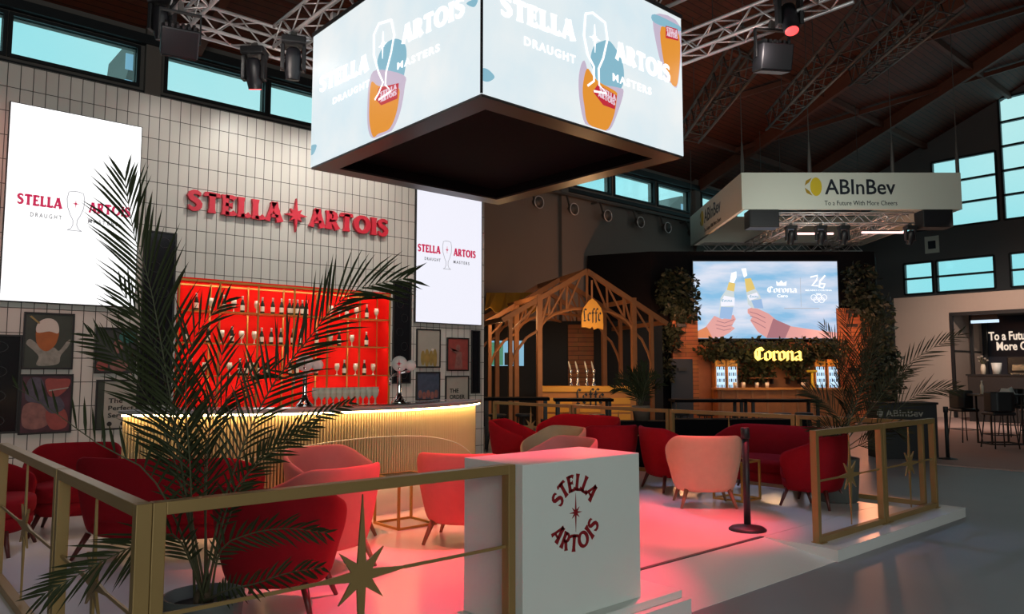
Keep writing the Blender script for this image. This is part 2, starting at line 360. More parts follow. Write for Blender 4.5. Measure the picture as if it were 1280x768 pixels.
for i, (a, b_) in enumerate(WX):
    f = MB(); t = .07
    f.box(a-t, b_+t, YH-.05, YH+.1, Z0-t, Z0).box(a-t, b_+t, YH-.05, YH+.1, Z1, Z1+t).box(a-t, a, YH-.05, YH+.1, Z0, Z1).box(b_, b_+t, YH-.05, YH+.1, Z0, Z1)
    w = struct(f'window_{i+1}', f, 'frame_dark')
    MB().box(a, b_, YH+.03, YH+.045, Z0, Z1).build('pane', 'pane', w)
# gable wall with stepped glazing
GW = [(9.6, 12.0, 7.64, 10.5, 3), (12.1, 14.5, 7.64, 9.5, 2), (14.6, 17.0, 7.64, 8.6, 1), (7.0, 9.4, 7.64, 12.6, 5), (4.4, 6.8, 7.64, 13.2, 5),
      (9.85, 12.0, 4.93, 6.27, 2), (12.15, 13.3, 4.93, 6.27, 2), (7.0, 9.3, 4.93, 6.27, 2)]
gw = MB()
ys = sorted({YN, YH} | {v for w in GW for v in w[:2]}); 
for ya, yb in zip(ys[:-1], ys[1:]):
    ym = (ya+yb)/2; cuts = sorted((w[2], w[3]) for w in GW if w[0] < ym < w[1]); z = 0
    for za, zb in cuts: gw.box(XG, XG+.25, ya, yb, z, za); z = zb
    hi = max(roof_z(ya), roof_z(yb)); lo_a, lo_b = roof_z(ya)+.1, roof_z(yb)+.1
    if ya < 1 < yb: gw.box(XG, XG+.25, ya, yb, z, roof_z(1)); continue
    gw.add([(XG,ya,z),(XG+.25,ya,z),(XG+.25,yb,z),(XG,yb,z),(XG,ya,lo_a),(XG+.25,ya,lo_a),(XG+.25,yb,lo_b),(XG,yb,lo_b)],
           [(0,3,2,1),(4,5,6,7),(0,1,5,4),(1,2,6,5),(2,3,7,6),(3,0,4,7)])
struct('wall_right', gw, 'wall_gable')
for i, (ya, yb, za, zb, rows) in enumerate(GW):
    f = MB(); t = .08
    f.box(XG-.06, XG+.1, ya-t/2, ya+t/2, za, zb).box(XG-.06, XG+.1, yb-t/2, yb+t/2, za, zb)
    for k in range(rows+1): z = za+(zb-za)*k/rows; f.box(XG-.06, XG+.1, ya, yb, z-t/2, z+t/2)
    w = struct(f'window_{len(WX)+i+1}', f, 'frame_dark'); MB().box(XG+.04, XG+.055, ya, yb, za, zb).build('pane', 'pane', w)
struct('wall_near', MB().box(XN, XG, YN-.25, YN, 0, roof_z(YN)+.1), 'wall_hall')
nw = MB()
for ya, yb in ((YN, 1), (1, YH)):
    nw.add([(XN-.25,ya,0),(XN,ya,0),(XN,yb,0),(XN-.25,yb,0),(XN-.25,ya,roof_z(ya)),(XN,ya,roof_z(ya)),(XN,yb,roof_z(yb)),(XN-.25,yb,roof_z(yb))],
           [(0,3,2,1),(4,5,6,7),(0,1,5,4),(1,2,6,5),(2,3,7,6),(3,0,4,7)])
struct('wall_left', nw, 'wall_hall')
# the stand: tiled wall with a niche, white raised floor, ramp
NX0, NX1, NZ0, NZ1 = 3.47, 6.95, .95, 2.93
tw = MB().box(-2.6, NX0, YW, YW+.5, 0, 5.44).box(NX1, 9.0, YW, YW+.5, 0, 5.44).box(NX0, NX1, YW, YW+.5, NZ1, 5.44).box(NX0, NX1, YW, YW+.5, 0, NZ0).box(NX0, NX1, YW+.42, YW+.5, NZ0, NZ1)
struct('wall_front', tw, 'tiles')
pf = MB().box(.80, 9.42, 3.80, YW, 0, PZ).box(.80, 4.32, 3.10, 3.795, 0, PZ).box(6.40, 9.42, 3.10, 3.795, 0, PZ)
pf.add([(4.32,3.12,0.004),(6.40,3.12,0.004),(6.40,3.785,PZ-.004),(4.32,3.785,PZ-.004),(4.32,3.12,0),(6.40,3.12,0),(6.40,3.785,0),(4.32,3.785,0)],
       [(0,1,2,3),(4,7,6,5),(0,4,5,1),(1,5,6,2),(2,6,7,3),(3,7,4,0)])
struct('trim_2', pf, 'white_floor')
struct('trim_3', MB().box(4.32, 6.40, 3.786, 3.82, PZ-.01, PZ+.004), 'steel_dark')   # groove strip at the top of the ramp

# ================================================================== STAND: wall fittings
def face_y(x, y, z, rz=0): return (x, y, z)
# wall sign: fourteen separate raised letters and a star
sg = thing('wall_sign', 'big raised red letters with an eight pointed star on the tiled wall above the bar', 'sign', (5.18, YW, 3.9))
def sgl(name, fn, **k):
    mb = MB(); fn(mb); o = mb.build(name, 'sign_red', sg); return o
XA, XB = 3.56-5.18, 5.13-5.18
def sign_word(txt, x0, x1, zz):
    tot = sum(WID[c] for c in txt)+.05*(len(txt)-1); kx = (x1-x0)/tot; x = x0
    for c in txt:
        mb = MB(); glyph(mb, c, (lambda X: (lambda v: (X+v[0]*kx, zz+v[1]*.295)))(x), -.07, -.012); mb.build('letter', 'sign_red', sg); x += (WID[c]+.05)*kx
pS0 = on_y(232, 250, YW).x; pS1 = on_y(351, 280, YW).x; pA0 = on_y(385, 280, YW).x; pA1 = on_y(483, 285, YW).x; pST = on_y(368, 270, YW).x
sign_word('STELLA', pS0-5.18, pS1-5.18, -.02); sign_word('ARTOIS', pA0-5.18, pA1-5.18, -.02)
mb = MB(); star(mb, pST-5.18, .125, .265, .185, .135, .07, -.07, -.012); mb.build('star', 'sign_red', sg)

def wall_screen(label, x0, x1, z0, z1, m, small):
    t = thing('wall_screen', label, 'screen', ((x0+x1)/2, YW, (z0+z1)/2)); w = (x1-x0)/2; h = (z1-z0)/2
    MB().box(-w-.012, w+.012, -.055, 0, -h-.012, h+.012).build('housing', 'black', t, bevel=.004)
    MB().box(-w, w, -.062, -.0555, -h, h).build('display', m, t)
    return t, w, h
s1, w1, h1 = wall_screen('large bright white wall screen left of the red bar shelves', 1.40, 2.905, 2.465, 4.925, 'scr_white', 0)
s2, w2, h2 = wall_screen('bright white wall screen at the right end of the tiled wall', 7.43, 8.885, 2.465, 4.83, 'scr_white_b', 1)
for t, px0, px1, pg, zz, kk in ((s1, 18, 161, 93, 3.665, 1.), (s2, 522, 594, 559, 3.70, 1.)):
    ox, oz = t.location.x, t.location.z
    f_ = lambda p: on_y(p, 300, YW-.06).x-ox
    if t is s1: a0, a1, b0, b1 = f_(18), f_(75.5), f_(109), f_(161.5)
    else: a0, a1, b0, b1 = f_(522), f_(550.5), f_(567), f_(594.5)
    zc = zz-oz; y0, y1 = -.067, -.0625
    for tx_, u0, u1 in (('STELLA', a0, a1), ('ARTOIS', b0, b1)): mb = MB(); word(mb, tx_, u0, u1, zc, .135, y0, y1); mb.build('large_word', 'txt_magenta', t)
    for tx_, u0, u1 in (('DRAUGHT', a0+.15, a1), ('MASTERS', b0, b1-.15)): text_mb(tx_, u0, u1, zc-.14, .055, y0, y1, spacing=1.5, bold=.01).build('small_word', 'txt_grey', t)
    mb = MB(); gx = (a1+b0)/2; chalice(mb, gx, zc-.27, .20, .52, .010, y0, y1); mb.build('glass_outline', 'txt_pale', t)
    mb = MB(); star(mb, gx, zc+.09, .065, .045, .02, .012, y0-.002, y1); mb.build('star', 'txt_magenta', t)

def picture(label, x0, x1, z0, z1, ground, kind='picture_frame', group=None):
    t = thing(kind, label, 'picture', ((x0+x1)/2, YW, (z0+z1)/2), 0, group); w = (x1-x0)/2; h = (z1-z0)/2; b_ = .022
    mb = MB().box(-w, w, -.035, 0, h-b_, h).box(-w, w, -.035, 0, -h, -h+b_).box(-w, -w+b_, -.035, 0, -h+b_, h-b_).box(w-b_, w, -.035, 0, -h+b_, h-b_)
    mb.build('frame', 'pic_frame', t, bevel=.003)
    MB().box(-w+b_, w-b_, -.022, -.002, -h+b_, h-b_).build('print', ground, t)
    return t, w, h
def blob(pts, m, t, name, y=-.026): mb = MB(); mb.poly(pts, y, -.0225); return mb.build(name, m, t)
def ell(cx, cz, rx, rz, n=20, a0=0, a1=2*PI, tilt=0):
    ct, st_ = math.cos(tilt), math.sin(tilt); P = []
    for i in range(n):
        a = a0+(a1-a0)*i/(n if abs(a1-a0) > 6.28 else n-1); x, z = rx*math.cos(a), rz*math.sin(a); P.append((cx+x*ct-z*st_, cz+x*st_+z*ct))
    return P
Y2 = lambda px, py: (on_y(px, py, YW).x, on_y(px, py, YW).z)
# tall dark panels
for lab, a, b_, c, d in (('tall dark framed panel at the left edge, beside the beer glass picture', .95, 1.66, .86, 2.05),
                         ('tallest dark panel on the tiled wall, standing left of the red shelves', 3.0, 3.43, 1.15, 3.53),
                         ('tall dark panel between the red shelves and the right wall screen', 6.99, 7.36, 1.40, 3.15)):
    t, w, h = picture(lab, a, b_, c, d, 'black_gloss', 'dark_panel')
    mb = MB()
    for k in range(7):
        z = -h+.15+k*(2*h-.3)/6; mb.ribbon(ell(((-1)**k)*w*.25, z, w*.35, .07, 14), .006, -.026, -.0225, True)
    mb.build('floral_pattern', 'panel_flower', t)
xa, za = Y2(588.5, 413); xb, zb = Y2(599, 492)
picture('narrow dark panel at the far right edge of the tiled wall', xa, xb, zb, za, 'black_gloss', 'dark_panel')
# framed prints, left group
t, w, h = picture('framed print of a hand raising a foaming beer glass, green ground', *(lambda a, b_: (a[0], b_[0], b_[1], a[1]))(Y2(30, 390), Y2(90, 462)), 'pic_green')
def cr(P, n=4):
    out = []; k = len(P); P = [Vector(v) for v in P]
    for i in range(k):
        p0, p1, p2, p3 = P[i-1], P[i], P[(i+1) % k], P[(i+2) % k]
        for j in range(n):
            u = j/n; v = .5*((2*p1)+(p2-p0)*u+(2*p0-5*p1+4*p2-p3)*u*u+(3*p1-p0-3*p2+p3)*u**3); out.append((v.x, v.y))
    return out
blob(cr([(-.24,-.04),(-.20,.02),(-.10,-.06),(-.03,-.10),(.06,-.08),(.12,-.12),(.20,.0),(.24,.02),(.22,-.06),(.14,-.18),(.12,-.28),(.0,-.31),(-.12,-.30),(-.10,-.20),(-.16,-.12)]), 'hand_grey', t, 'hand_print')
blob(cr([(-.12,.14),(-.14,.02),(-.10,-.08),(-.03,-.13),(.04,-.09),(.09,.0),(.09,.14)]), 'amber', t, 'beer_print', -.028)
blob(cr([(-.13,.10),(-.135,.20),(-.07,.27),(.02,.28),(.09,.22),(.10,.10),(.0,.12)]), 'foam', t, 'foam_print', -.030)
blob([(-.22,.30),(-.20,.31),(-.10,.22),(-.12,.21)], 'pic_gold', t, 'spoon_print', -.031)
t, w, h = picture('framed print of two people drinking together, hung under the beer glass picture', *(lambda a, b_: (a[0], b_[0], b_[1], a[1]))(Y2(25.5, 468), Y2(88, 541)), 'wine')
blob(cr([(-.02,.30),(.02,.12),(.10,.08),(.22,.18),(.25,.30),(.12,.31)]), 'pic_red', t, 'face_print'); blob(cr([(-.24,-.02),(-.10,.02),(.02,-.08),(.04,-.24),(-.10,-.31),(-.24,-.26)]), 'skin_print', t, 'shoulder_print')
blob(cr([(.0,-.10),(.16,-.04),(.24,-.16),(.22,-.30),(.06,-.31)]), 'pic_red', t, 'sleeve_print', -.0265)
blob(cr([(-.22,.06),(-.20,.30),(-.06,.31),(.0,.10),(.14,.08),(.20,-.06),(.06,-.12),(-.06,.0)]), 'denim', t, 'coat_print', -.028); blob([(.02,.155),(.23,.19),(.235,.205),(.02,.17)], 'pic_stone', t, 'rim_print', -.030)
t, w, h = picture('framed print of a bar crowd in teal light, left of the tallest dark panel', *(lambda a, b_: (a[0], b_[0], b_[1], a[1]))(Y2(119.5, 409), Y2(169, 467)), 'pic_dark')
blob(ell(.14, .18, .11, .08), 'teal_print', t, 'lamp_print'); blob(ell(.02, .05, .06, .09), 'skin_print', t, 'face_print'); blob(ell(-.16, -.2, .07, .07), 'pic_red', t, 'drink_print'); blob(ell(.05, -.2, .12, .08), 'skin_print', t, 'arm_print')
t, w, h = picture('framed cream poster with three lines of black serif lettering', *(lambda a, b_: (a[0], b_[0], b_[1], a[1]))(Y2(120, 475), Y2(170, 536)), 'pic_stone')
blob([(-w+.023,-h+.023),(-w+.023,h-.023),(-w+.10,h-.023),(-w+.10,-h+.023)], 'pic_green', t, 'side_stripe')
for k, (s_, ln) in enumerate((('The', .2), ('Perfect', .36), ('Serve', .27))): text_mb(s_, -.10, -.10+ln*.85, .02-k*.095, .062, -.026, -.0225, .012).build('word', 'pic_frame', t)
for x_ in (-.08, .08): blob(ell(x_, -.25, .03, .03), 'pic_frame', t, 'round_mark')
# right group
t, w, h = picture('framed print of golden beer glasses, directly under the right wall screen', *(lambda a, b_: (a[0], b_[0], b_[1], a[1]))(Y2(520, 411), Y2(549.5, 460)), 'pic_stone')
for k in range(4): blob(ell(-.12+k*.085, -.17, .045, .13+.03*(k % 2)), 'pic_gold', t, 'beer_print', -.026-.001*k)
blob(ell(.08, -.02, .03, .02), 'foam', t, 'highlight_print', -.031)
t, w, h = picture('framed red print of a person with raised arm, right group on the tiled wall', *(lambda a, b_: (a[0], b_[0], b_[1], a[1]))(Y2(558, 422), Y2(585, 464)), 'pic_red')
blob(ell(.0, .12, .05, .06), 'skin_print', t, 'face_print'); blob([(-.16,.06),(-.19,.12),(-.04,.0),(-.08,-.26),(.10,-.26),(.08,.04),(.02,.05)], 'skin_print', t, 'body_print')
t, w, h = picture('framed blue print of a crowd, hung below the golden glasses print', *(lambda a, b_: (a[0], b_[0], b_[1], a[1]))(Y2(519.5, 465), Y2(549, 500)), 'pic_blue')
for k in range(5): blob(ell(-.17+k*.085, -.14-.03*(k % 2), .04, .07), 'skin_print', t, 'figure_print', -.026-.0006*k)
t, w, h = picture('framed beige poster with two lines of dark lettering behind the bar end', *(lambda a, b_: (a[0], b_[0], b_[1], a[1]))(Y2(556, 470), Y2(585, 512)), 'pic_stone')
for k, (s_, ln) in enumerate((('THE', .2), ('ORDER', .34))): text_mb(s_, -.17, -.17+ln, .0-k*.11, .075, -.026, -.0225, .015).build('word', 'pic_frame', t)

# ================================================================== red display shelves and what stands on them
ds = thing('display_shelf', 'wide glowing red shelf unit with gold uprights in the tiled wall', 'shelf', (0, YW, 0))
MB().box(NX0, NX1, .40, .42, NZ0, NZ1).build('back_panel', 'niche_red', ds)
for a in (NX0, NX1-.02): MB().box(a, a+.02, -.01, .40, NZ0, NZ1).build('side_panel', 'niche_red', ds)
MB().box(NX0, NX1, -.01, .40, NZ1-.02, NZ1).build('top_panel', 'niche_red', ds)
SZ = [2.475, 2.015, 1.545]
for k in range(7):
    x = NX0+.02+(NX1-NX0-.04)*k/6
    MB().box(x-.011, x+.011, -.02, .002, NZ0, NZ1-.03).build('upright', 'gold_thin', ds)
    MB().box(x-.011, x+.011, .372, .394, NZ0, NZ1-.03).build('upright', 'gold_thin', ds)
for z in SZ: MB().box(NX0+.02, NX1-.02, -.025, .395, z-.014, z).build('shelf_board', 'gold_thin', ds)
MB().box(NX0+.02, NX1-.02, -.02, .002, NZ1-.05, NZ1-.022).box(NX0+.02, NX1-.02, .372, .394, NZ1-.07, NZ1-.045).build('top_rail', 'gold_thin', ds)
def make_bottle():
    t = thing('beer_bottle', '', 'bottle')
    MB().lathe([(.030,0),(.032,.006),(.032,.125),(.028,.15),(.016,.19),(.0135,.20)], 14).build('glass_body', 'bottle', t, True)
    MB().lathe([(.0142,.188),(.0137,.235),(.0155,.238),(.0155,.25),(.012,.252)], 12).build('foil', 'foil', t, True)
    MB().lathe([(.0327,.035),(.0329,.04),(.0329,.105),(.0327,.11)], 14).build('paper_label', 'label_cream', t, True)
    return t
def make_glass():
    t = thing('beer_glass', '', 'glass')
    MB().lathe([(.030,0),(.031,.004),(.008,.012),(.006,.06),(.018,.075),(.034,.10),(.039,.14),(.036,.19),(.033,.19),(.035,.14),(.030,.104),(.012,.082)], 14).build('bowl', 'glassware', t, True)
    MB().lathe([(.0395,.13),(.0402,.135),(.0392,.155),(.0385,.16)], 14).build('printed_band', 'label_cream', t, True)
    return t
B0, G0 = make_bottle(), make_glass(); first = {'b': True, 'g': True}
ROWS = [('top', SZ[0], 'b244 g262 b279 g291 b302 g320 b327 b340 b351 b361 b366 b371 b377 b382 g413 g424 b433 g445 b458 g470'),
        ('middle', SZ[1], 'b232 b260 g277 b290 g302 g318 b327 b339 b351 b366 b376 b396 g413 b424 g440 b458'),
        ('bottom', SZ[2], 'b221 b240 g257 g288 b301 b309 g316 b323 b336 b364 b372 b396 g422 b431 g445 b456 g467')]
for nm, z, items in ROWS:
    cnt = {'b': 0, 'g': 0}
    for it in items.split():
        k = it[0]; px = float(it[1:]); p = on_y(px, 420, YW+.12)
        if p.x < NX0+.05: p.x = NX0+.07+.09*cnt['b']
        lab = (f'pale-necked dark bottle, {ORD[cnt[k]]} bottle from the left on the {nm} red shelf' if k == 'b' else
               f'stemmed beer glass, {ORD[cnt[k]]} glass from the left on the {nm} red shelf')
        cnt[k] += 1; grp = f'beer bottles on the {nm} red shelf' if k == 'b' else f'stemmed glasses on the {nm} red shelf'
        src = B0 if k == 'b' else G0; loc = (p.x, YW+.12, z+.0005)
        if first[k]: first[k] = False; src.location = loc; src['label'] = lab; src['group'] = grp
        else: dup(src, lab, loc, random.uniform(0, 6), grp)

# ================================================================== bar counter
BC = (4.15, 9.90); BR = 2.95; BA = 45.5*PI/180
def arc(r, a0, a1, n): return [(BC[0]+r*math.sin(a0+(a1-a0)*i/n), BC[1]-r*math.cos(a0+(a1-a0)*i/n)) for i in range(n+1)]
bar = thing('bar_counter', 'curved bar counter with ribbed cream front lit by a warm strip under the top', 'bar', (0, 0, PZ))
MB().slab(arc(BR-.012, -BA, BA, 80)+arc(BR-.10, BA, -BA, 80), .34, 1.075).build('backing_panel', 'bar_groove_shade', bar)  # dark brown puts the shade between the slats into the colour
npl = 150; sl = MB()
for i in range(npl):                                 # ribbed slat cladding, one continuous pattern
    q = []
    for u, r in ((.10, -.012), (.16, .008), (.42, .014), (.68, .008), (.74, -.012)):
        a = -BA+2*BA*(i+u)/npl; q.append((BC[0]+(BR+r)*math.sin(a), BC[1]-(BR+r)*math.cos(a)))
    sl.slab(q, .335, 1.074)
o_ = sl.build('slat_cladding', 'bar_front', bar); o_['kind'] = 'stuff'
MB().slab(arc(BR-.06, -BA, BA, 60)+arc(BR-.14, BA, -BA, 60), 0, .339).build('plinth', 'bar_base', bar)
MB().slab(arc(BR-.012, -BA, BA, 60)+arc(BR-.03, BA, -BA, 60), .325, .338).build('light_strip', 'led_low', bar)
MB().slab(arc(BR+.085, -BA-.008, BA+.008, 60)+arc(BR-.55, BA+.008, -BA-.008, 60), 1.10, 1.14).build('worktop', 'bar_top', bar, bevel=.006)
MB().slab(arc(BR+.070, -BA, BA, 60)+arc(BR+.045, BA, -BA, 60), 1.082, 1.098).build('light_strip', 'led_warm', bar)
MB().slab(arc(BR-.02, -BA, BA, 60)+arc(BR-.5, BA, -BA, 60), 1.075, 1.10).build('carcass_rail', 'bar_base', bar)
for s_ in (-1, 1):
    a = s_*BA; ux, uy = math.sin(a), -math.cos(a); tx, ty = math.cos(a)*.02*s_, math.sin(a)*.02*s_
    P0 = (BC[0]+ux*(BR+.012), BC[1]+uy*(BR+.012)); P1 = (BC[0]+ux*(BR-.5), BC[1]+uy*(BR-.5))
    MB().slab([P0, P1, (P1[0]+tx, P1[1]+ty), (P0[0]+tx, P0[1]+ty)], 0, 1.075).build('end_panel', 'bar_front', bar)
MB().slab(arc(BR-.5, -BA, BA, 50)+arc(BR-.52, BA, -BA, 50), 0, 1.075).build('rear_panel', 'black', bar)
arcp = []
for i in range(41):
    u = -1+i/20.; a = (u*.88+.04)*BA; arcp.append((BC[0]+(BR+.017)*math.sin(a), BC[1]-(BR+.017)*math.cos(a), .82-.42*abs(u)**2.2))
MB().tube(arcp, .005, 6).build('arched_inlay', 'bar_base', bar, True)
mb = MB().slab(arc(BR-.12, -.5*BA, .75*BA, 40)+arc(BR-.35, .75*BA, -.5*BA, 40), 1.1405, 1.15)
mb.build('drip_tray', 'chrome', bar)
def tap(label, px, rz):
    best = min((abs(RH.dot(Vector((BC[0]+(BR-.24)*math.sin(a_/400), BC[1]-(BR-.24)*math.cos(a_/400), 0)))/FH.dot(Vector((BC[0]+(BR-.24)*math.sin(a_/400), BC[1]-(BR-.24)*math.cos(a_/400), 0)))-(px-CX)/F), a_/400) for a_ in range(-300, 301))[1]
    loc = (BC[0]+(BR-.24)*math.sin(best), BC[1]-(BR-.24)*math.cos(best), PZ+1.1505)
    t = thing('beer_tap', label, 'tap', loc, rz)
    MB().lathe([(.085,0),(.088,.012),(.07,.03),(.045,.055),(.032,.09),(.024,.12),(.022,.36),(.030,.38),(.030,.40)], 20).build('column', 'chrome', t, True)
    MB().add(*(lambda m_: (m_.v, m_.f))(MB().lathe([(.02,-.03),(.082,-.025),(.088,0),(.082,.025),(.02,.03)], 22).xf(Matrix.Translation((0,0,.44)) @ Matrix.Rotation(PI/2, 4, 'X')))).build('medallion', 'white_paint', t, True)
    mb = MB(); star(mb, 0, .44, .05, .035, .02, .012, -.034, -.0305); mb.build('star_badge', 'sign_red', t)
    MB().add(*(lambda m_: (m_.v, m_.f))(MB().lathe([(.02,-.02),(.058,-.018),(.06,0),(.058,.018),(.02,.02)], 18).xf(Matrix.Translation((.125,0,.42)) @ Matrix.Rotation(PI/2, 4, 'X')))).build('side_medallion', 'white_paint', t, True)
    MB().tube([(-.10,0,.30),(0,0,.33),(.125,0,.36)], .013, 8).build('cross_arm', 'chrome', t, True)
    MB().tube([(-.10,0,.31),(-.10,-.03,.27),(-.10,-.05,.20)], .012, 8).build('spout', 'chrome', t, True)
    MB().tube([(-.10,0,.31),(-.105,-.01,.41)], [.008,.014], 8).build('handle', 'black', t, True)
    return t
def bar_angle(px, r):
    return min((abs(RH.dot(q)/FH.dot(q)-(px-CX)/F), a/400) for a in range(-310, 311) for q in [Vector((BC[0]+r*math.sin(a/400), BC[1]-r*math.cos(a/400), 0))])[1]
for j in range(11):
    r_ = BR-.47; a_ = bar_angle(396+j*7.4, r_)
    dup(G0, f'stemmed beer glass on the back edge of the bar counter, {ORD[j]} from the left', (BC[0]+r_*math.sin(a_), BC[1]-r_*math.cos(a_), PZ+1.1405), .3*j, 'glasses along the back of the bar counter')
tap('chrome beer tap with white round medallion near the right end of the bar', 500, FRONT)
tap('chrome beer tap behind the palm fronds at the middle of the bar', 382, FRONT)

# ================================================================== seating
def ssc(v, e): return math.copysign(abs(v)**e, v)
def plan(a, b_, th, n=2.5): e = 2/n; return a*ssc(math.sin(th), e), b_*ssc(math.cos(th), e)
def make_chair(kind, label, cat, a, b_, mtl, leg, H=.80, arm=.60, wrap=128, legs=None):
    t = thing(kind, label, cat)
    NA = 44; W = wrap*PI/180; prof_n = 0; vs = []; fs = []
    for i in range(NA+1):
        th = -W+2*W*i/NA; ex, ey = plan(a, b_, th); u = min(1, max(0, (abs(th)-.75)/(W-.75))); u = u*u*(3-2*u); h = H+(arm-H)*u
        if abs(th) > W-.25: h -= .05*((abs(th)-W+.25)/.25)**2
        pr = [(.76,.19),(.82,.25),(.90,.40),(.965,.19+(h-.19)*.62),(1.0,h-.07),(1.0,h-.025),(.975,h),(.94,h),(.905,h-.03),(.875,h-.10),(.82,.45),(.76,.33),(.70,.24),(.68,.19)]
        prof_n = len(pr)
        for r, z in pr:
            if r < .93 and a > .6: kx = 1-(1-r)*.40/a if r < .94 else r; x_ = ex*(1-(1-r)*.42/a); y_ = ey*r
            else: x_ = ex*(1-(1-r)*.42/a); y_ = ey*r
            vs.append((x_, y_, z))
    for i in range(NA):
        for j in range(prof_n): j2 = (j+1) % prof_n; fs.append((i*prof_n+j, i*prof_n+j2, (i+1)*prof_n+j2, (i+1)*prof_n+j))
    fs.append(tuple(reversed(range(prof_n)))); fs.append(tuple(NA*prof_n+j for j in range(prof_n)))
    fs = [tuple(reversed(f)) for f in fs]
    MB().add(vs, fs).build('shell', mtl, t, True, sub=1)
    def ring(k, z, f=1.0):
        out = []
        for i in range(40):
            th = 2*PI*i/40; x_, y_ = plan(a*k, b_*k, th, 2.6); out.append((x_*(1 if a < .6 else (1-(1-k)*0)), y_*f-.01, z))
        return out
    def stack(levels):
        mb = MB(); 
        for k, z in levels: mb.v += ring(k, z)
        n = 40; L_ = len(levels)
        for i in range(L_-1):
            for j in range(n): j2 = (j+1) % n; mb.f.append((i*n+j, i*n+j2, (i+1)*n+j2, (i+1)*n+j))
        mb.f.append(tuple(reversed(range(n)))); mb.f.append(tuple((L_-1)*n+j for j in range(n))); return mb
    kk = .78 if a < .6 else .86
    stack([(kk-.10,.175),(kk-.06,.18),(kk,.22),(kk+.02,.30)]).build('seat_base', mtl, t, True)
    stack([(kk-.01,.30),(kk+.035,.315),(kk+.05,.35),(kk+.05,.40),(kk+.03,.435),(kk-.04,.45),(kk-.3,.455)]).build('seat_cushion', mtl, t, True)
    lx = a*.60 if a < .6 else a*.80
    for sx in (-1, 1):
        for sy in (-1, 1):
            MB().tube([(sx*lx*.92, sy*b_*.55, .20), (sx*(lx+.05), sy*(b_*.55+.06), 0)], [.026, .014], 10).build('leg', leg, t, True)
    return t
def put(o, px, dep, l, d, dz=0): x_, y_ = spot_xy(px, dep); o.location = (x_, y_, PZ); o.rotation_euler = (0, 0, face(l, d))
def place(src, label, px, dep, l, d, group): c = copy_tree(src); c['label'] = label; c['group'] = group; put(c, px, dep, l, d); return c
GR, GP = 'red velvet tub armchairs on the stand', 'pink and beige velvet tub armchairs on the stand'
rc = make_chair('tub_armchair', 'red tub armchair seen from behind, right of the potted palm behind the front railing', 'armchair', .41, .38, 'red_velvet', 'leg_dark'); rc['group'] = GR; put(rc, 357, 5.02, .05, 1)
place(rc, 'red tub armchair facing the camera at the left, with its seat visible above the railing', 100, 7.35, .35, -1, GR)
place(rc, 'red tub armchair cut off by the left edge of the picture', -2, 6.5, 1, .25, GR)
place(rc, 'bright red tub armchair facing right at the right end of the tiled wall', 645, 11.2, 1, -.35, GR)
place(rc, 'red tub armchair with back to the camera, before the sofa behind the plinth', 757, 10.4, -.25, 1, GR)
place(rc, 'red tub armchair in profile facing right, just left of the peach armchair', 836, 9.9, 1, .3, GR)
place(rc, 'red tub armchair facing left, behind the gold panel of the right front railing', 1010, 8.75, -.9, .75, GR)
pc = make_chair('tub_armchair', 'coral pink tub armchair seen from behind, its right half hidden by the white plinth', 'armchair', .42, .38, 'pink_velvet', 'leg_wood'); pc['group'] = GP; put(pc, 582, 6.95, .2, 1)
place(pc, 'bright pink tub armchair just behind the nearest red armchair, above the gold star', 408, 5.95, -.75, .55, GP)
def recolor(src, label, px, dep, l, d, mtl, leg):
    c = place(src, label, px, dep, l, d, GP)
    for k_ in kids(c):
        k_.data = k_.data.copy(); k_.data.materials[0] = M[leg if k_.name.startswith('leg') else mtl]
    return c
pe = recolor(pc, 'pale peach tub armchair seen from behind, beside the black barrier post', 876, 8.75, .05, 1, 'peach_velvet', 'leg_wood')
recolor(pc, 'dusky mauve tub armchair in front of the bar, behind the bright pink armchair', 418, 7.05, .75, -.6, 'mauve_velvet', 'leg_wood')
recolor(pc, 'olive beige tub armchair whose rounded back rises behind the white plinth', 690, 9.7, -.75, -.55, 'beige_velvet', 'leg_wood')
recolor(pc, 'rosy beige tub armchair nearest behind the top of the white plinth', 696, 8.1, -.75, -.5, 'mauve_velvet', 'leg_wood')
GS = 'red velvet sofas on the stand'
sf = make_chair('sofa', 'red two-seat sofa with its back to the camera, behind the potted palm', 'sofa', .76, .42, 'red_velvet', 'leg_dark', H=.82, arm=.62); sf['group'] = GS; put(sf, 222, 6.45, .05, 1)
def sofa_at(label, x, y, rz): c = copy_tree(sf); c['label'] = label; c['group'] = GS; c.location = (x, y, PZ); c.rotation_euler = (0, 0, rz)
sofa_at('red sofa along the rear railing behind the white plinth', 8.62, 8.25, -PI/2+.0)
sofa_at('red sofa facing the camera along the rear railing, behind the black barrier post', 8.70, 5.02, -PI/2)

# wire side tables
def side_table(label, x, y, rz, s, h):
    t = thing('side_table', label, 'table', (x, y, PZ), rz, 'gold wire side tables'); r = .011; a = s/2
    for sx, sy in ((-1,-1), (1,-1), (1,1), (-1,1)): MB().box(sx*a-r, sx*a+r, sy*a-r, sy*a+r, 2*r, h-2*r).build('leg', 'gold_thin', t)
    for nm, z in (('base_frame', 0), ('top_frame', h-2*r)):
        MB().box(-a-r, a+r, -a-r, -a+r, z, z+2*r).box(-a-r, a+r, a-r, a+r, z, z+2*r).box(-a-r, -a+r, -a+r, a-r, z, z+2*r).box(a-r, a+r, -a+r, a-r, z, z+2*r).build(nm, 'gold_thin', t)
    MB().box(-a+r, a-r, -a+r, a-r, h-.012, h-.004).build('table_top', 'black_gloss', t)
side_table('gold wire cube side table in front of the bar, left of the coral armchair', 4.27, 6.44, 0, .43, .48)
side_table('gold wire cube side table in front of the right red sofa', 8.05, 5.10, 0, .38, .46)

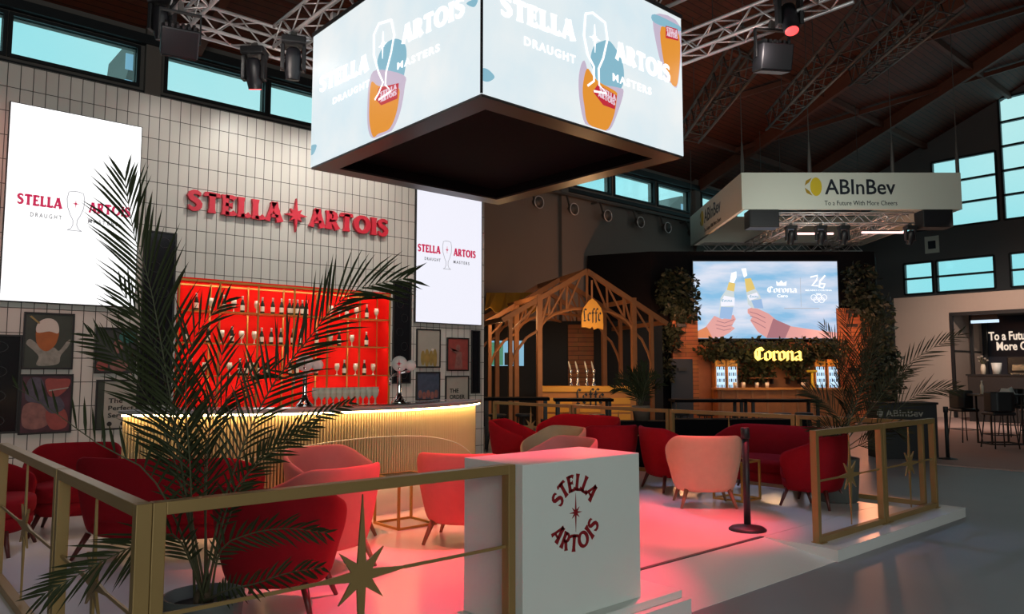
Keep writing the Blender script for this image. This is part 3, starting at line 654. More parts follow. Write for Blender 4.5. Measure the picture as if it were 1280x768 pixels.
# ================================================================== gold star railings
def rail_panel(label, p, q, h=.98, group='gold star railing panels', st=True, sx=0.):
    p = Vector((*p, PZ)); q = Vector((*q, PZ)); ln = (q-p).length; rz = math.atan2(q.y-p.y, q.x-p.x)
    t = thing('railing_panel', label, 'railing', ((p+q)/2), rz, group); a = ln/2; w = .052; d = .03
    for s_ in (-1, 1):
        x0 = s_*a - (w if s_ > 0 else 0); MB().box(x0, x0+w, -d, d, 0, h).build('post', 'gold', t, bevel=.003)
    MB().box(-a+w, a-w, -d, d, h-w, h).build('top_rail', 'gold', t, bevel=.003); MB().box(-a+w, a-w, -d, d, 0, w).build('bottom_rail', 'gold', t, bevel=.003)
    zc = .53; zu = h-w-zc; zd = zc-w
    if not st: return t
    mb = MB(); star(mb, sx, zc, zu*.96, .30, .17, .062, -.006, .006, dn=zd*.96); mb.build('star', 'gold', t)
    MB().box(-a+w, sx-.24, -.005, .005, zc-.008, zc+.008).build('cross_bar', 'gold', t); MB().box(sx+.24, a-w, -.005, .005, zc-.008, zc+.008).build('cross_bar', 'gold', t)
    for s_ in (-1, 1): MB().box(s_*(a-.06)-.05, s_*(a-.06)+.05, -.05, .05, 0, .006).build('foot_plate', 'gold', t)
    return t
rail_panel('nearest front gold railing panel with a large star, between the palm and the white plinth', (.962, 3.27), (2.885, 3.27))
rail_panel('gold railing panel running back from the near corner at the left edge', (.93, 3.242), (.93, 4.70))
rail_panel('second gold railing panel on the left side, cut by the picture edge', (.93, 4.72), (.93, 6.70))
rail_panel('left gold panel of the right front railing, nearest the barrier post', (6.50, 3.34), (7.88, 3.34))
rail_panel('right gold panel of the right front railing, at the stand corner', (7.895, 3.34), (9.25, 3.34))
ry = [10.98, 8.92, 6.93, 4.95, 3.42]
for k, lab in enumerate(('rear gold railing panel nearest the tiled wall', 'rear gold railing panel behind the sofa, second from the tiled wall', 'rear gold railing panel third from the tiled wall, behind the peach armchair', 'rear gold railing panel farthest from the tiled wall, by the second potted palm')):
    rail_panel(lab, (9.22, ry[k+1]+.01), (9.22, ry[k]-.01), h=.95, st=(k < 3))

# ================================================================== white plinth with round logo, barrier posts
px0, px1, py0, py1 = 2.935, 3.965, 3.235, 3.775
pl = thing('plinth', 'white block plinth with a round red logo at the end of the front railing', 'plinth', ((px0+px1)/2, (py0+py1)/2, PZ))
a, b_ = (px1-px0)/2, (py1-py0)/2
MB().box(-a, a, -b_, b_, .05, .97).build('body', 'white_paint', pl, bevel=.004)
MB().box(-a-.05, a+.33, -b_-.08, b_, 0, .05).build('base_board', 'white_paint', pl, bevel=.004)
cc = on_y(719.5, 641, py0); cx_, cz_ = cc.x-pl.location.x, cc.z-PZ
R_ = .178; gh = .088; gw_ = .105
for txt, a0, a1, inside in (('STELLA', 158, 25, False), ('ARTOIS', 205, 338, True)):
    mb = MB(); n = len(txt); tot = sum(WID[c] for c in txt)+.12*(n-1); s0 = 0
    for c in txt:
        mid = (s0+WID[c]/2)/tot; ang = (a0+(a1-a0)*mid)*PI/180; s0 += WID[c]+.12
        cxg, czg = cx_+R_*math.cos(ang), cz_+R_*math.sin(ang); rot = ang-PI/2 if not inside else ang+PI/2
        cr, sr = math.cos(rot), math.sin(rot)
        def T(v, cxg=cxg, czg=czg, cr=cr, sr=sr, c=c):
            x_, z_ = (v[0]-WID[c]/2)*gw_, (v[1]-.5)*gh*1.15; return (cxg+x_*cr-z_*sr, czg+x_*sr+z_*cr)
        glyph(mb, c, T, -b_-.003, -b_-.0003, 1.1)
    mb.build('curved_word', 'logo_red', pl)
mb = MB(); star(mb, cx_, cz_, .115, .055, .045, .016, -b_-.003, -b_-.0003); mb.build('star', 'logo_red', pl)
def stanchion(label, x, y, z):
    t = thing('barrier_post', label, 'barrier post', (x, y, z), 0, 'black barrier posts')
    MB().lathe([(.175,0),(.175,.012),(.15,.03),(.06,.045),(.035,.055)], 28).build('base', 'black', t, True)
    MB().lathe([(.032,.05),(.032,.86)], 16).build('pole', 'black', t, True)
    MB().lathe([(.036,.86),(.042,.862),(.042,.955),(.036,.965)], 16).build('belt_head', 'black', t, True)
stanchion('black barrier post standing alone on the white stand floor', 6.56, 4.05, PZ)
stanchion('black barrier post on the dark hall floor behind the right railing corner', 15.2, 5.25, 0)

# ================================================================== hanging four sided LED cube
ZC = 4.05
_n0 = on_z(602, 117, ZC); X0, Y0 = _n0.x, _n0.y; X1 = X0+2.95; Y1 = Y0+3.24; HC = 1.62
cube = thing('hanging_screen_cube', 'huge four sided LED screen cube hanging over the middle of the stand', 'screen', (X0, Y0, ZC))
wx, wy = X1-X0, Y1-Y0
MB().box(0, wx, -.012, 0, 0, HC).build('screen', 'cube_screen', cube); MB().box(-.012, 0, -.012, wy, 0, HC).build('screen', 'cube_screen', cube)
MB().box(0, wx, wy, wy+.012, 0, HC).build('screen', 'cube_screen', cube); MB().box(wx, wx+.012, 0, wy, 0, HC).build('screen', 'cube_screen', cube)
MB().box(.002, wx-.002, .002, wy-.002, .15, HC-.01).build('core', 'black_matte', cube)
MB().box(.002, wx-.002, .002, .24, -.001, .149).box(.002, wx-.002, wy-.24, wy-.002, -.001, .149).box(.002, .24, .241, wy-.241, -.001, .149).box(wx-.24, wx-.002, .241, wy-.241, -.001, .149).build('edge_frame', 'black_matte', cube)
rm = MB().box(0, wx, 0, .24, -.025, -.002).box(0, wx, wy-.24, wy, -.025, -.002).box(0, .24, .24, wy-.24, -.025, -.002).box(wx-.24, wx, .24, wy-.24, -.025, -.002)
rm.build('bottom_rim', 'bezel', cube)
MB().box(.24, wx-.24, .24, wy-.24, .12, .14).build('underside_panel', 'black_matte', cube)
MB().box(-.02, wx+.02, -.02, .03, HC, HC+.05).box(-.02, wx+.02, wy-.03, wy+.02, HC, HC+.05).box(-.02, .03, .03, wy-.03, HC, HC+.05).box(wx-.03, wx+.02, .03, wy-.03, HC, HC+.05).build('top_frame', 'black', cube)
MB().box(-.018, .0, -.018, .0, 0, HC).build('corner_seam', 'black', cube)
for hx in (.12, wx-.12):
    for hy in (.25, wy-.25): MB().box(hx-.03, hx+.03, hy-.03, hy+.03, HC+.05, HC+.25).build('hanger', 'alu', cube)
ROTL = Matrix.Rotation(-PI/2, 4, 'Z')
Lf = lambda px, py: (lambda p: (Y0-p.y, p.z-ZC))(on_x(px, py, X0-.014))
Rf = lambda px, py: (lambda p: (p.x-X0, p.z-ZC))(on_y(px, py, Y0-.014))
def zl(p): return Lf(380+p[0]/3.2, p[1]/3.2)
def zr(p): return Rf(600+p[0]/3.838, p[1]/3.838)
def closed(P, n=4):
    out = []; k = len(P); P = [Vector(v) for v in P]
    for i in range(k):
        p0, p1, p2, p3 = P[i-1], P[i], P[(i+1) % k], P[(i+2) % k]
        for j in range(n):
            t = j/n; v = .5*((2*p1)+(p2-p0)*t+(2*p0-5*p1+4*p2-p3)*t*t+(3*p1-p0-3*p2+p3)*t**3); out.append((v.x, v.y))
    return out
def cube_poly(pts, side, m, name, lay=0):
    mb = MB(); f = zl if side == 'L' else zr; q = [f(p) for p in pts]
    if name in ('foam_shape', 'glass_shape', 'beer_shape', 'splash_shape'): q = closed(q)
    q = [(min(max(u, -wy+.01), -.005), min(max(z, .008), HC-.02)) if side == 'L' else (min(max(u, .005), wx-.005), min(max(z, .008), HC-.02)) for u, z in q]
    mb.poly(q, -.015-.0012*lay, -.0125)
    if side == 'L': mb.xf(ROTL)
    return mb.build(name, m, cube)
def cube_line(pts, side, w, m, name, lay=4):
    mb = MB(); f = zl if side == 'L' else zr; mb.ribbon([f(p) for p in pts], w, -.015-.0012*lay, -.0125)
    if side == 'L': mb.xf(ROTL)
    return mb.build(name, m, cube)
def cube_word(txt, p0, p1, side, h, m, name, serif=True, lay=3, bold=.02):
    f = zl if side == 'L' else zr; a = Vector(f(p0)); b_ = Vector(f(p1)); y0, y1 = -.015-.0012*lay, -.0125
    if serif:
        tot = sum(WID[c] for c in txt)+.05*(len(txt)-1); mb = MB(); s_ = 0
        for c in txt:
            def T(v, s_=s_): q = a+(b_-a)*((s_+v[0])/tot); return (q.x, q.y+v[1]*h)
            glyph(mb, c, T, y0, y1, 1.35); s_ += WID[c]+.05
    else:
        mb = text_mb(txt, 0, 1, 0, h, y0, y1, bold=bold, spacing=1.25)
        mb.v = [((a+(b_-a)*v[0]).x, v[1], (a+(b_-a)*v[0]).y+v[2]) for v in mb.v]
    if side == 'L': mb.xf(ROTL)
    return mb.build(name, m, cube)
for sd, G in (('L', dict(blue=[(290,280),(300,220),(330,172),(370,155),(402,175),(410,220),(400,300),(385,345),(290,335)],
                  halo=[(262,330),(254,430),(256,510),(272,552),(305,545),(350,524),(384,450),(402,350),(398,300),(290,280)],
                  beer=[(270,330),(262,430),(264,500),(278,548),(300,535),(340,518),(365,470),(380,400),(376,350),(300,345)],
                  label=[(300,352),(380,333),(375,395),(310,422),(288,398)],
                  gl=[(350,80),(300,95),(280,140),(280,220),(300,290),(318,330),(300,375),(285,400)], gr=[(350,80),(362,140),(350,210),(330,290),(327,340),(350,365),(300,400)], st=(316,180))),
              ('R', dict(blue=[(530,290),(545,225),(580,200),(625,200),(680,290),(690,380),(670,430),(620,420),(570,400),(545,340)],
                  halo=[(500,290),(475,360),(478,480),(505,595),(560,622),(620,625),(660,540),(688,440),(660,420),(540,390)],
                  beer=[(512,330),(492,420),(500,510),(520,595),(600,628),(640,560),(655,470),(650,440),(580,400),(545,370)],
                  label=[(565,405),(655,460),(645,525),(590,505),(540,440)],
                  gl=[(505,70),(498,170),(515,260),(545,320),(545,390),(515,412)], gr=[(505,66),(540,62),(600,110),(610,190),(590,280),(568,330),(570,410),(605,450),(545,438)], st=(550,185)))):
    cube_poly(G['blue'], sd, 'cube_blue', 'foam_shape', 0); cube_poly(G['halo'], sd, 'cube_lilac', 'glass_shape', 1); cube_poly(G['beer'], sd, 'cube_orange', 'beer_shape', 2); cube_poly(G['label'], sd, 'cube_red', 'label_shape', 3)
    cube_line(G['gl'], sd, .022, 'cube_white', 'glass_outline', 6); cube_line(G['gr'], sd, .022, 'cube_white', 'glass_outline', 6)
    mb = MB(); u, z = (zl if sd == 'L' else zr)(G['st']); star(mb, u, z, .15, .08, .04, .025, -.022, -.0125)
    if sd == 'L': mb.xf(ROTL)
    mb.build('star', 'cube_white', cube)
cube_word('STELLA', (62,372), (258,282), 'L', .19, 'cube_white', 'word'); cube_word('ARTOIS', (392,178), (642,62), 'L', .19, 'cube_white', 'word')
cube_word('DRAUGHT', (116,418), (262,345), 'L', .075, 'cube_white', 'word', False); cube_word('MASTERS', (374,280), (542,204), 'L', .075, 'cube_white', 'word', False)
cube_word('STELLA', (96,70), (456,200), 'R', .20, 'cube_white', 'word'); cube_word('ARTOIS', (650,284), (912,400), 'R', .20, 'cube_white', 'word')
cube_word('DRAUGHT', (212,215), (458,308), 'R', .085, 'cube_white', 'word', False); cube_word('MASTERS', (636,388), (822,458), 'R', .085, 'cube_white', 'word', False)
cube_word('STELLA', (306,388), (372,356), 'L', .05, 'cube_label', 'word', lay=5); cube_word('ARTOIS', (308,410), (372,380), 'L', .05, 'cube_label', 'word', lay=5)
cube_word('STELLA', (572,440), (650,484), 'R', .055, 'cube_label', 'word', lay=5); cube_word('ARTOIS', (566,462), (646,508), 'R', .055, 'cube_label', 'word', lay=5)
cube_poly([(836,70),(962,130),(950,400),(920,402),(890,360),(850,230)], 'R', 'cube_lilac', 'glass_shape', 0)
cube_poly([(868,130),(955,170),(948,395),(915,395),(880,290)], 'R', 'cube_orange', 'beer_shape', 1); cube_poly([(836,68),(958,128),(957,150),(838,110)], 'R', 'cube_blue', 'foam_shape', 2)
cube_poly([(890,124),(945,140),(950,196),(890,182)], 'R', 'cube_red', 'label_shape', 3); cube_word('STELLA', (893,150), (944,166), 'R', .05, 'cube_label', 'word', lay=5); cube_word('ARTOIS', (895,172), (946,188), 'R', .05, 'cube_label', 'word', lay=5)
cube_poly([(8,330),(40,335),(70,370),(40,392),(8,380)], 'R', 'cube_blue', 'splash_shape', 0); cube_poly([(28,585),(50,580),(40,612),(26,620)], 'L', 'cube_blue', 'splash_shape', 0)
cube_poly([(650,15),(672,0),(695,0),(680,28)], 'L', 'cube_blue', 'splash_shape', 0)

# ================================================================== lighting truss of the stand, with its lamps
ZT = 5.90; TS = .29
def truss(label, p, q, s=TS, r=.024, m='alu', group='aluminium truss runs over the stand', step=.29, cat='truss', name='lighting_truss', loc=None):
    p = Vector(p); q = Vector(q); ln = (q-p).length; t = thing(name, label, cat, p, 0, group)
    d = (q-p).normalized(); t.rotation_euler = d.to_track_quat('X', 'Z').to_euler(); h = s/2
    for sy in (-1, 1):
        for sz in (-1, 1): MB().tube([(0, sy*h, sz*h), (ln, sy*h, sz*h)], r, 8).build('chord', m, t, True)
    n = max(2, int(round(ln/step))); n = min(n, 24); st_ = ln/n; br = r*.45
    cache = {}
    for k in range(n):
        up = 1 if k % 2 else -1
        for key, a, b_ in ((('y', -1, up), (0, -h, -h*up), (st_, -h, h*up)), (('y', 1, up), (0, h, -h*up), (st_, h, h*up)),
                           (('z', -1, up), (0, -h*up, -h), (st_, h*up, -h)), (('z', 1, up), (0, -h*up, h), (st_, h*up, h))):
            if key not in cache: o = MB().tube([a, b_], br, 5).build('brace', m, t, True); cache[key] = o
            else: o = cache[key].copy(); C.objects.link(o)
            o.location = (k*st_, 0, 0)
    return t
ha = TS/2; XT0, XT1, YT0, YT1 = 2.74+ha, 8.62-ha, 3.75+ha, 9.73-ha; zt = ZT+ha
truss('far aluminium truss run in front of the high windows', (XT0+ha, YT1, zt), (XT1-ha, YT1, zt))
truss('left aluminium truss run at the top left corner of the rig', (XT0, YT0, zt), (XT0, YT1+ha, zt))
truss('right aluminium truss run carrying the lamp with the red lens', (XT1, YT0-ha, zt), (XT1, YT1+ha, zt))
truss('aluminium truss run over the left side of the screen cube', (4.22, YT0+ha, zt), (4.22, YT1-ha, zt))
truss('aluminium truss run over the right side of the screen cube', (X1-.12, YT0+ha, zt), (X1-.12, YT1-ha, zt))
truss('near aluminium truss run closing the rig above the front edge', (XT0+ha, YT0, zt), (XT1-ha, YT0, zt))
def wash_box(label, loc, rz, tilt=.5):
    t = thing('wash_light', label, 'stage light', loc, rz, 'boxy black wash lights')
    R_ = Matrix.Rotation(tilt, 4, 'X')
    MB().box(-.20, .20, -.13, .13, -.16, .16).xf(R_).build('housing', 'speaker_black', t, bevel=.015)
    MB().box(-.185, .185, -.115, .115, -.172, -.161).xf(R_).build('lens_panel', 'bezel', t)
    mb = MB()
    for k in range(6): mb.box(-.17+k*.06, -.14+k*.06, -.10, .10, .161, .20)
    mb.xf(R_).build('cooling_fins', 'black', t)
    for s_ in (-1, 1): MB().box(s_*.22-.008, s_*.22+.008, -.025, .025, 0, .34).build('yoke_arm', 'black', t)
    MB().box(-.228, .228, -.025, .025, .34, .36).build('yoke_bar', 'black', t); MB().box(-.03, .03, -.03, .03, .36, .47).build('clamp', 'steel_dark', t, bevel=.005)
    return t
def moving_head(label, loc, rz, tilt=.6, lens='bezel'):
    t = thing('moving_head_light', label, 'stage light', loc, rz, 'black moving head lights')
    MB().box(-.15, .15, -.13, .13, .22, .32).build('base', 'black', t, bevel=.02)
    for s_ in (-1, 1): MB().slab([(s_*.13-.025, -.06), (s_*.13+.025, -.06), (s_*.13+.025, .06), (s_*.13-.025, .06)], -.10, .22).build('yoke_arm', 'black', t, bevel=.01)
    R_ = Matrix.Rotation(tilt, 4, 'X')
    MB().lathe([(.05,.19),(.085,.16),(.10,.06),(.10,-.10),(.085,-.20),(.088,-.205)], 20).xf(R_).build('head', 'speaker_black', t, True)
    MB().lathe([(.075,-.212),(.078,-.2055)], 20).xf(R_).build('lens', lens, t, True)
    MB().box(-.04, .04, -.03, .03, .32, .40).build('clamp', 'steel_dark', t)
    return t
ZB = ZT-.0245
def hx(px): return on_x(px, 60, XT0)
q = on_x(252, 45, XT0+.1); wash_box('boxy black wash light hanging at the left end of the far truss', (XT0-.145, min(q.y, 9.2), ZB-.455), FRONT+.5, .55)
q = on_y(312, 88, YT1); moving_head('black moving head light hanging in front of the left high window', (q.x, YT1-.145, ZB-.385), FRONT, .35, 'lens_red')
q = on_x(380, 72, 4.22); moving_head('black moving head light beside the left edge of the screen cube', (4.22-.145, min(q.y, 9.2), ZB-.385), FRONT+.3, .2)
q = on_x(193, 8, XT0); moving_head('black moving head light at the top left corner of the rig', (XT0-.20, 9.45, ZB-.06), FRONT, .2)
q = on_x(980, 22, XT1-.33); moving_head('black moving head light with glowing red lens on the right truss', (XT1-.205, q.y, ZB-.06), FRONT, -.35, 'lens_red')
q = on_x(968, 62, XT1-.1); wash_box('boxy black wash light hanging below the right truss', (XT1-.145, q.y, ZB-.455), FRONT+.15, .25)

# ================================================================== hall fittings
tr = thing('cable_tray', 'dark cable tray running along the hall wall under the high windows', 'cable tray', (10.2, YH-.30, 7.35))
MB().box(0, 20., -.12, .05, 0, .07).build('tray', 'steel_dark', tr)
for k in range(8): MB().box(1.2+k*2.5, 1.26+k*2.5, -.12, .155, -.05, 0).build('bracket', 'steel_dark', tr)
for k, px in enumerate((668, 712, 754, 795, 829, 861)):
    p = on_y(px, 252+(px-668)*.197, YH-.5)
    t = thing('wall_spotlight', f'ring fronted spotlight under the high windows, {ORD[k]} from the screen cube', 'spotlight', (p.x, YH-.5, p.z), 0, 'ring fronted spotlights on the hall wall')
    MB().add(*(lambda m_: (m_.v, m_.f))(MB().lathe([(.10,0),(.16,.12),(.17,.22)], 18).xf(Matrix.Rotation(PI/2+.3, 4, 'X')))).build('housing', 'steel_dark', t, True)
    MB().tube([(.19*math.cos(2*PI*i/20), -.22, .19*math.sin(2*PI*i/20)-.06) for i in range(20)], .016, 6, True).build('ring', 'alu', t, True)
    MB().bar((0, 0, .05), (0, .12, 7.33-p.z), .05).build('arm', 'steel_dark', t)
# lattice girders under the roof
def roof_hangers(t, ln):
    inv_ = t.matrix_basis.inverted()
    for f_ in (.12, .5, .88):
        w_ = t.matrix_basis @ Vector((ln*f_, 0, .25)); MB().tube([w_, (w_.x, w_.y, max(w_.z+.1, roof_z(w_.y)-.02))], .012, 6).xf(inv_).build('hanger_rod', 'steel_dark', t)
for k, (a, b_, dd) in enumerate((((968, 152), (1108, 2), (24, 13)), ((862, 168), (945, 50), (22, 13)), ((1072, 96), (1190, -6), (24, 14)))):
    lg_ = truss(['long steel lattice girder under the roof, right of the lamp with red lens', 'steel lattice girder under the roof, just right of the screen cube', 'steel lattice girder under the roof, nearest the stepped gable windows'][k],
          at(a[0], a[1], dd[0]), at(b_[0], b_[1], dd[1]), .5, .035, 'steel_dark', 'steel lattice girders under the roof', .6, 'girder', 'lattice_girder'); roof_hangers(lg_, (at(b_[0], b_[1], dd[1])-at(a[0], a[1], dd[0])).length)
for lab, pts, yb in (('pale office building seen outside through the high windows left of the banner', [(824, 275), (828, 266), (852, 245), (880, 258), (905, 270), (905, 290)], 30.), ('dark tall building edge seen outside the left high windows', [(153, 112), (168, 62), (171, 40), (185, 40), (185, 112)], 30.)):
    q = [on_y(a_, c_, yb) for a_, c_ in pts]; x0_ = q[0].x; t = thing('outside_building', lab, 'building', (x0_, yb, 0))
    o_ = [(v.x-x0_, v.z) for v in q]; o_ = [(o_[0][0], 0)]+o_+[(o_[-1][0], 0)]
    MB().poly(o_, 0, 4).build('facade', 'wall_hall', t)
    w_ = o_[-1][0]
    for k in range(4):
        for r_ in range(3): z_ = q[0].z-1.2+r_*1.0; x_ = w_*(.35+.15*k); MB().box(x_-.25, x_+.25, -.05, -.001, z_, z_+.6).build('window', 'menu_blue', t)
sgn = thing('wall_notice', 'small pale pictogram sign on the gable wall under the stepped windows', 'sign', tuple(on_x(1165, 306, XG-.03)))
MB().box(-.02, .02, -.28, .28, -.36, .36).build('panel', 'banner_white', sgn); MB().box(-.03, -.0205, -.15, .15, -.18, .16).build('pictogram', 'ink', sgn)

# frames that face the camera squarely: stands farther back in the hall
def fthing(name, label, cat, px, dep, z=0, rz=0, group=None):
    x_, y_ = spot_xy(px, dep); return thing(name, label, cat, (x_, y_, z), FRONT+rz, group)
def lz(py, dep): return 1.6+(465-py)/F*dep
# ------------------------------------------------------------------ hanging square banner
BD = 21.; bw = 6.18; bz0, bz1 = lz(259.5, BD), lz(213, BD)+.02; bh = bz1-bz0
bn = fthing('hanging_banner', 'white square ring banner with dark lettering hanging over the far stands', 'banner', 932, BD, bz0)
MB().box(0, bw, 0, .10, 0, bh).build('front_panel', 'banner_white', bn); MB().box(0, .10, .10, bw, 0, bh).build('left_panel', 'banner_white', bn)
MB().box(bw-.10, bw, .10, bw, 0, bh).build('right_panel', 'banner_white', bn); MB().box(.10, bw-.10, bw-.10, bw, 0, bh).build('rear_panel', 'banner_white', bn)
def banner_face(x0, z0, s_, rot):
    def go(mb, name, m):
        if rot: mb.xf(Matrix.Translation((0, bw, 0)) @ Matrix.Rotation(-PI/2, 4, 'Z'))
        mb.build(name, m, bn)
    go(text_mb('ABInBev', x0+.60*s_, x0+2.55*s_, z0, .43*s_, -.006, -.0008, bold=.012), 'wordmark', 'ink')
    go(text_mb('To a Future With More Cheers', x0+.58*s_, x0+2.58*s_, z0-.30*s_, .13*s_, -.006, -.0008), 'tagline', 'ink')
    cx, cz = x0+.27*s_, z0+.22*s_
    mb = MB(); mb.poly(ell(cx+.09*s_, cz, .16*s_, .26*s_, 20), -.006, -.0008); go(mb, 'emblem_disc', 'logo_yellow')
    mb = MB(); mb.poly([(cx-.22*s_,cz+.03*s_),(cx-.18*s_,cz+.17*s_),(cx-.02*s_,cz+.25*s_),(cx-.10*s_,cz+.12*s_)], -.006, -.0008); go(mb, 'emblem_wing', 'logo_amber')
    mb = MB(); mb.poly([(cx-.22*s_,cz-.03*s_),(cx-.18*s_,cz-.17*s_),(cx-.02*s_,cz-.25*s_),(cx-.10*s_,cz-.12*s_)], -.006, -.0008); go(mb, 'emblem_wing', 'logo_amber')
k = BD/F; banner_face((1010-932)*k, .42, 1.02, False); banner_face(1.4, .42, 1.02, True)
for cx, cy in ((.05,.05),(.05,bw-.05),(bw-.05,.05),(bw-.05,bw-.05),(1.95,.05),(2.6,bw-.05),(4.3,.05),(3.3,bw-.05)):
    w_ = bn.matrix_basis @ Vector((0,0,0)); wp = Matrix.Rotation(FRONT, 3, 'Z') @ Vector((cx, cy, 0)) + bn.location
    MB().tube([(cx, cy, bh), (cx, cy, roof_z(wp.y)-bz0-.1)], .012, 5).build('cable', 'steel_dark', bn)
    MB().tube([(cx, cy, bh), (cx, cy, bh+.35), (cx, cy, bh+.9)], [.05,.05,.02], 6).build('chain_hoist', 'steel_dark', bn)
BL_ = bn.location; BR3 = Matrix.Rotation(FRONT, 3, 'Z')
bp_ = lambda x_, y_, z_: BR3 @ Vector((x_, y_, z_)) + BL_
GB = 'truss runs under the hanging banner'
truss('front truss run under the white ring banner', bp_(1.15, .55, -.16), bp_(bw-1.15, .55, -.16), .3, .022, 'alu', GB)
truss('rear truss run under the white ring banner', bp_(.3, bw-.55, -.16), bp_(bw-.3, bw-.55, -.16), .3, .022, 'alu', GB)
truss('left cross truss under the white ring banner', bp_(1.9, .75, -.16), bp_(1.9, bw-.75, -.16), .3, .022, 'alu', GB)
truss('right cross truss under the white ring banner', bp_(4.6, .75, -.16), bp_(4.6, bw-.75, -.16), .3, .022, 'alu', GB)
for k_, (x_, y_) in enumerate(((2.6, 1.6), (4.6, 1.4))):
    q = bp_(x_, y_, -.40); t = thing('tube_light', ['left glowing pink tube light under the hanging banner', 'right glowing pink tube light under the hanging banner'][k_], 'lamp', q, FRONT, 'pink tube lights under the banner')
    MB().box(-.62, .62, -.03, .03, -.03, .03).build('tube', 'tube_pink', t, bevel=.01); MB().box(-.5, .5, -.04, .04, .031, .06).build('mount', 'black', t)
for k_, (x_, y_, nm) in enumerate(((.62, .9, 'left end'), (5.5, .9, 'right end'))):
    q = bp_(x_, .26, -.255); t = thing('hanging_speaker', f'black loudspeaker box under the {nm} of the hanging banner', 'loudspeaker', q, FRONT, 'loudspeakers under the banner')
    MB().box(-.42, .42, -.25, .25, -.25, .25).build('cabinet', 'black', t, bevel=.02); MB().box(-.38, .38, -.262, -.251, -.21, .21).build('grille', 'speaker_black', t)
for k_, (x_, y_) in enumerate(((1.5, .55), (2.35, .55), (3.0, .55), (4.9, .55))):
    q = bp_(x_, y_-.15, -.715); moving_head(f'small black spotlight under the hanging banner, {ORD[k_]} from its left end', q, FRONT, .4)

# ================================================================== dome-fronted wooden pavilion stand (abbey beer)
LD = 18.5
pv = fthing('wooden_pavilion', 'brown timber pavilion frame with arched gable trusses behind the red chairs', 'pavilion', 674, LD, 0, .31)
PW = 2.55; EZ = 3.30; AZ = 4.12; DPT = 3.6
def gable(y, nm):
    a = MB
    for x_ in (0, PW): MB().box(x_-.06, x_+.06, y-.06, y+.06, 0, EZ+.18).build('post', 'wood_pav', pv)
    c = PW/2; ov = .95; sl = (AZ-EZ)/c
    MB().bar((c, y, AZ), (-ov, y, AZ-(c+ov)*sl*.9), .09, .12).build('rafter', 'wood_pav', pv); MB().bar((c, y, AZ), (PW+ov, y, AZ-(c+ov)*sl*.9), .09, .12).build('rafter', 'wood_pav', pv)
    ar = [(c+(c-.02)*math.sin(u), y, 2.60+.58*math.cos(u)) for u in [-PI/2+PI*i/12 for i in range(13)]]
    MB().tube(ar, .042, 6).build('arch', 'wood_pav', pv)
    for s_ in (-1, 1):
        for f0, f1 in ((.12, .30), (.42, .30), (.42, .62), (.78, .62), (.78, .95)):
            u = f1*PI/2*.98; x0 = c+s_*f0*c; z0 = AZ-f0*c*sl*.95; x1 = c+s_*(c-.02)*math.sin(u); z1 = 2.60+.58*math.cos(u)
            MB().bar((x0, y, z0), (x1, y, z1), .04).build('web_strut', 'wood_pav', pv)
    MB().bar((c, y, AZ), (c, y, 3.15), .05).build('king_post', 'wood_pav', pv)
    for s_, x_, o_ in ((-1, 0, .74), (1, PW, .50)):
        MB().tube([(x_, y, 2.62), (x_+s_*o_*.45, y, 2.42), (x_+s_*o_*.8, y, 2.08), (x_+s_*o_, y, 1.75)], .036, 6).build('outer_brace', 'wood_pav', pv)
        xo = x_+s_*o_; MB().box(xo-.045, xo+.045, y-.045, y+.045, 0, AZ-(c+o_)*sl*.9-.04).build('outer_post', 'wood_pav', pv)
        MB().bar((x_, y, EZ), (xo, y, 2.55), .04).build('web_strut', 'wood_pav', pv)
gable(0, 'front'); gable(DPT/2, 'middle'); gable(DPT, 'rear')
for x_, z_ in ((PW/2, AZ), (-.9, AZ-(PW/2+.9)*(AZ-EZ)/(PW/2)*.9), (PW+.9, AZ-(PW/2+.9)*(AZ-EZ)/(PW/2)*.9), (0, EZ+.12), (PW, EZ+.12)):
    MB().bar((x_, 0, z_), (x_, DPT, z_), .09, .11).build('purlin', 'wood_pav', pv)
# dark rear wall of that stand with orange plank pier
dk = fthing('back_wall_panel', 'tall black partition wall behind the timber pavilion', 'partition', 655, 22.5, 0, 0)
MB().box(-1.2, 4.1, 0, .12, 0, 3.1).build('panel', 'near_black', dk); MB().box(1.3, 2.05, -.12, -.001, 0, 3.0).build('plank_pier', 'wood_planks', dk)
aw = fthing('canopy', 'yellow fabric canopy hanging behind the left side of the timber pavilion', 'canopy', 606, 20.6, 0)
mb = MB(); zt_ = lz(368, 20.6)
for i in range(10):
    x0 = i*.14; x1 = x0+.14; dz0 = .10*math.sin(i*1.9); dz1 = .10*math.sin((i+1)*1.9)
    mb.add([(x0,0,zt_-.45+dz0),(x1,.0,zt_-.45+dz1),(x1,1.2,zt_+.15),(x0,1.2,zt_+.15),(x0,0,zt_-.43+dz0),(x1,0,zt_-.43+dz1),(x1,1.2,zt_+.17),(x0,1.2,zt_+.17)],
           [(0,3,2,1),(4,5,6,7),(0,1,5,4),(2,3,7,6)] + ([(3,0,4,7)] if i == 0 else []) + ([(1,2,6,5)] if i == 9 else []))
mb.build('fabric', 'yellow_paint', aw)
mn = fthing('menu_screen', 'blue glowing menu screen on the black wall behind the timber pavilion', 'screen', 634, 22.43, lz(442, 22.4), .0)
w_ = .50; h_ = .38
MB().box(-w_, w_, 0, .06, -h_, h_).build('housing', 'black', mn); MB().box(-w_+.01, w_-.01, -.006, 0, -h_+.01, h_-.01).build('display', 'menu_blue', mn)
MB().box(-w_+.03, -.12, -.010, -.0065, -h_+.03, h_-.06).build('leaf_picture', 'menu_green', mn); MB().box(-.08, .18, -.010, -.0065, -h_+.03, .02).build('dark_picture', 'dark_navy', mn)
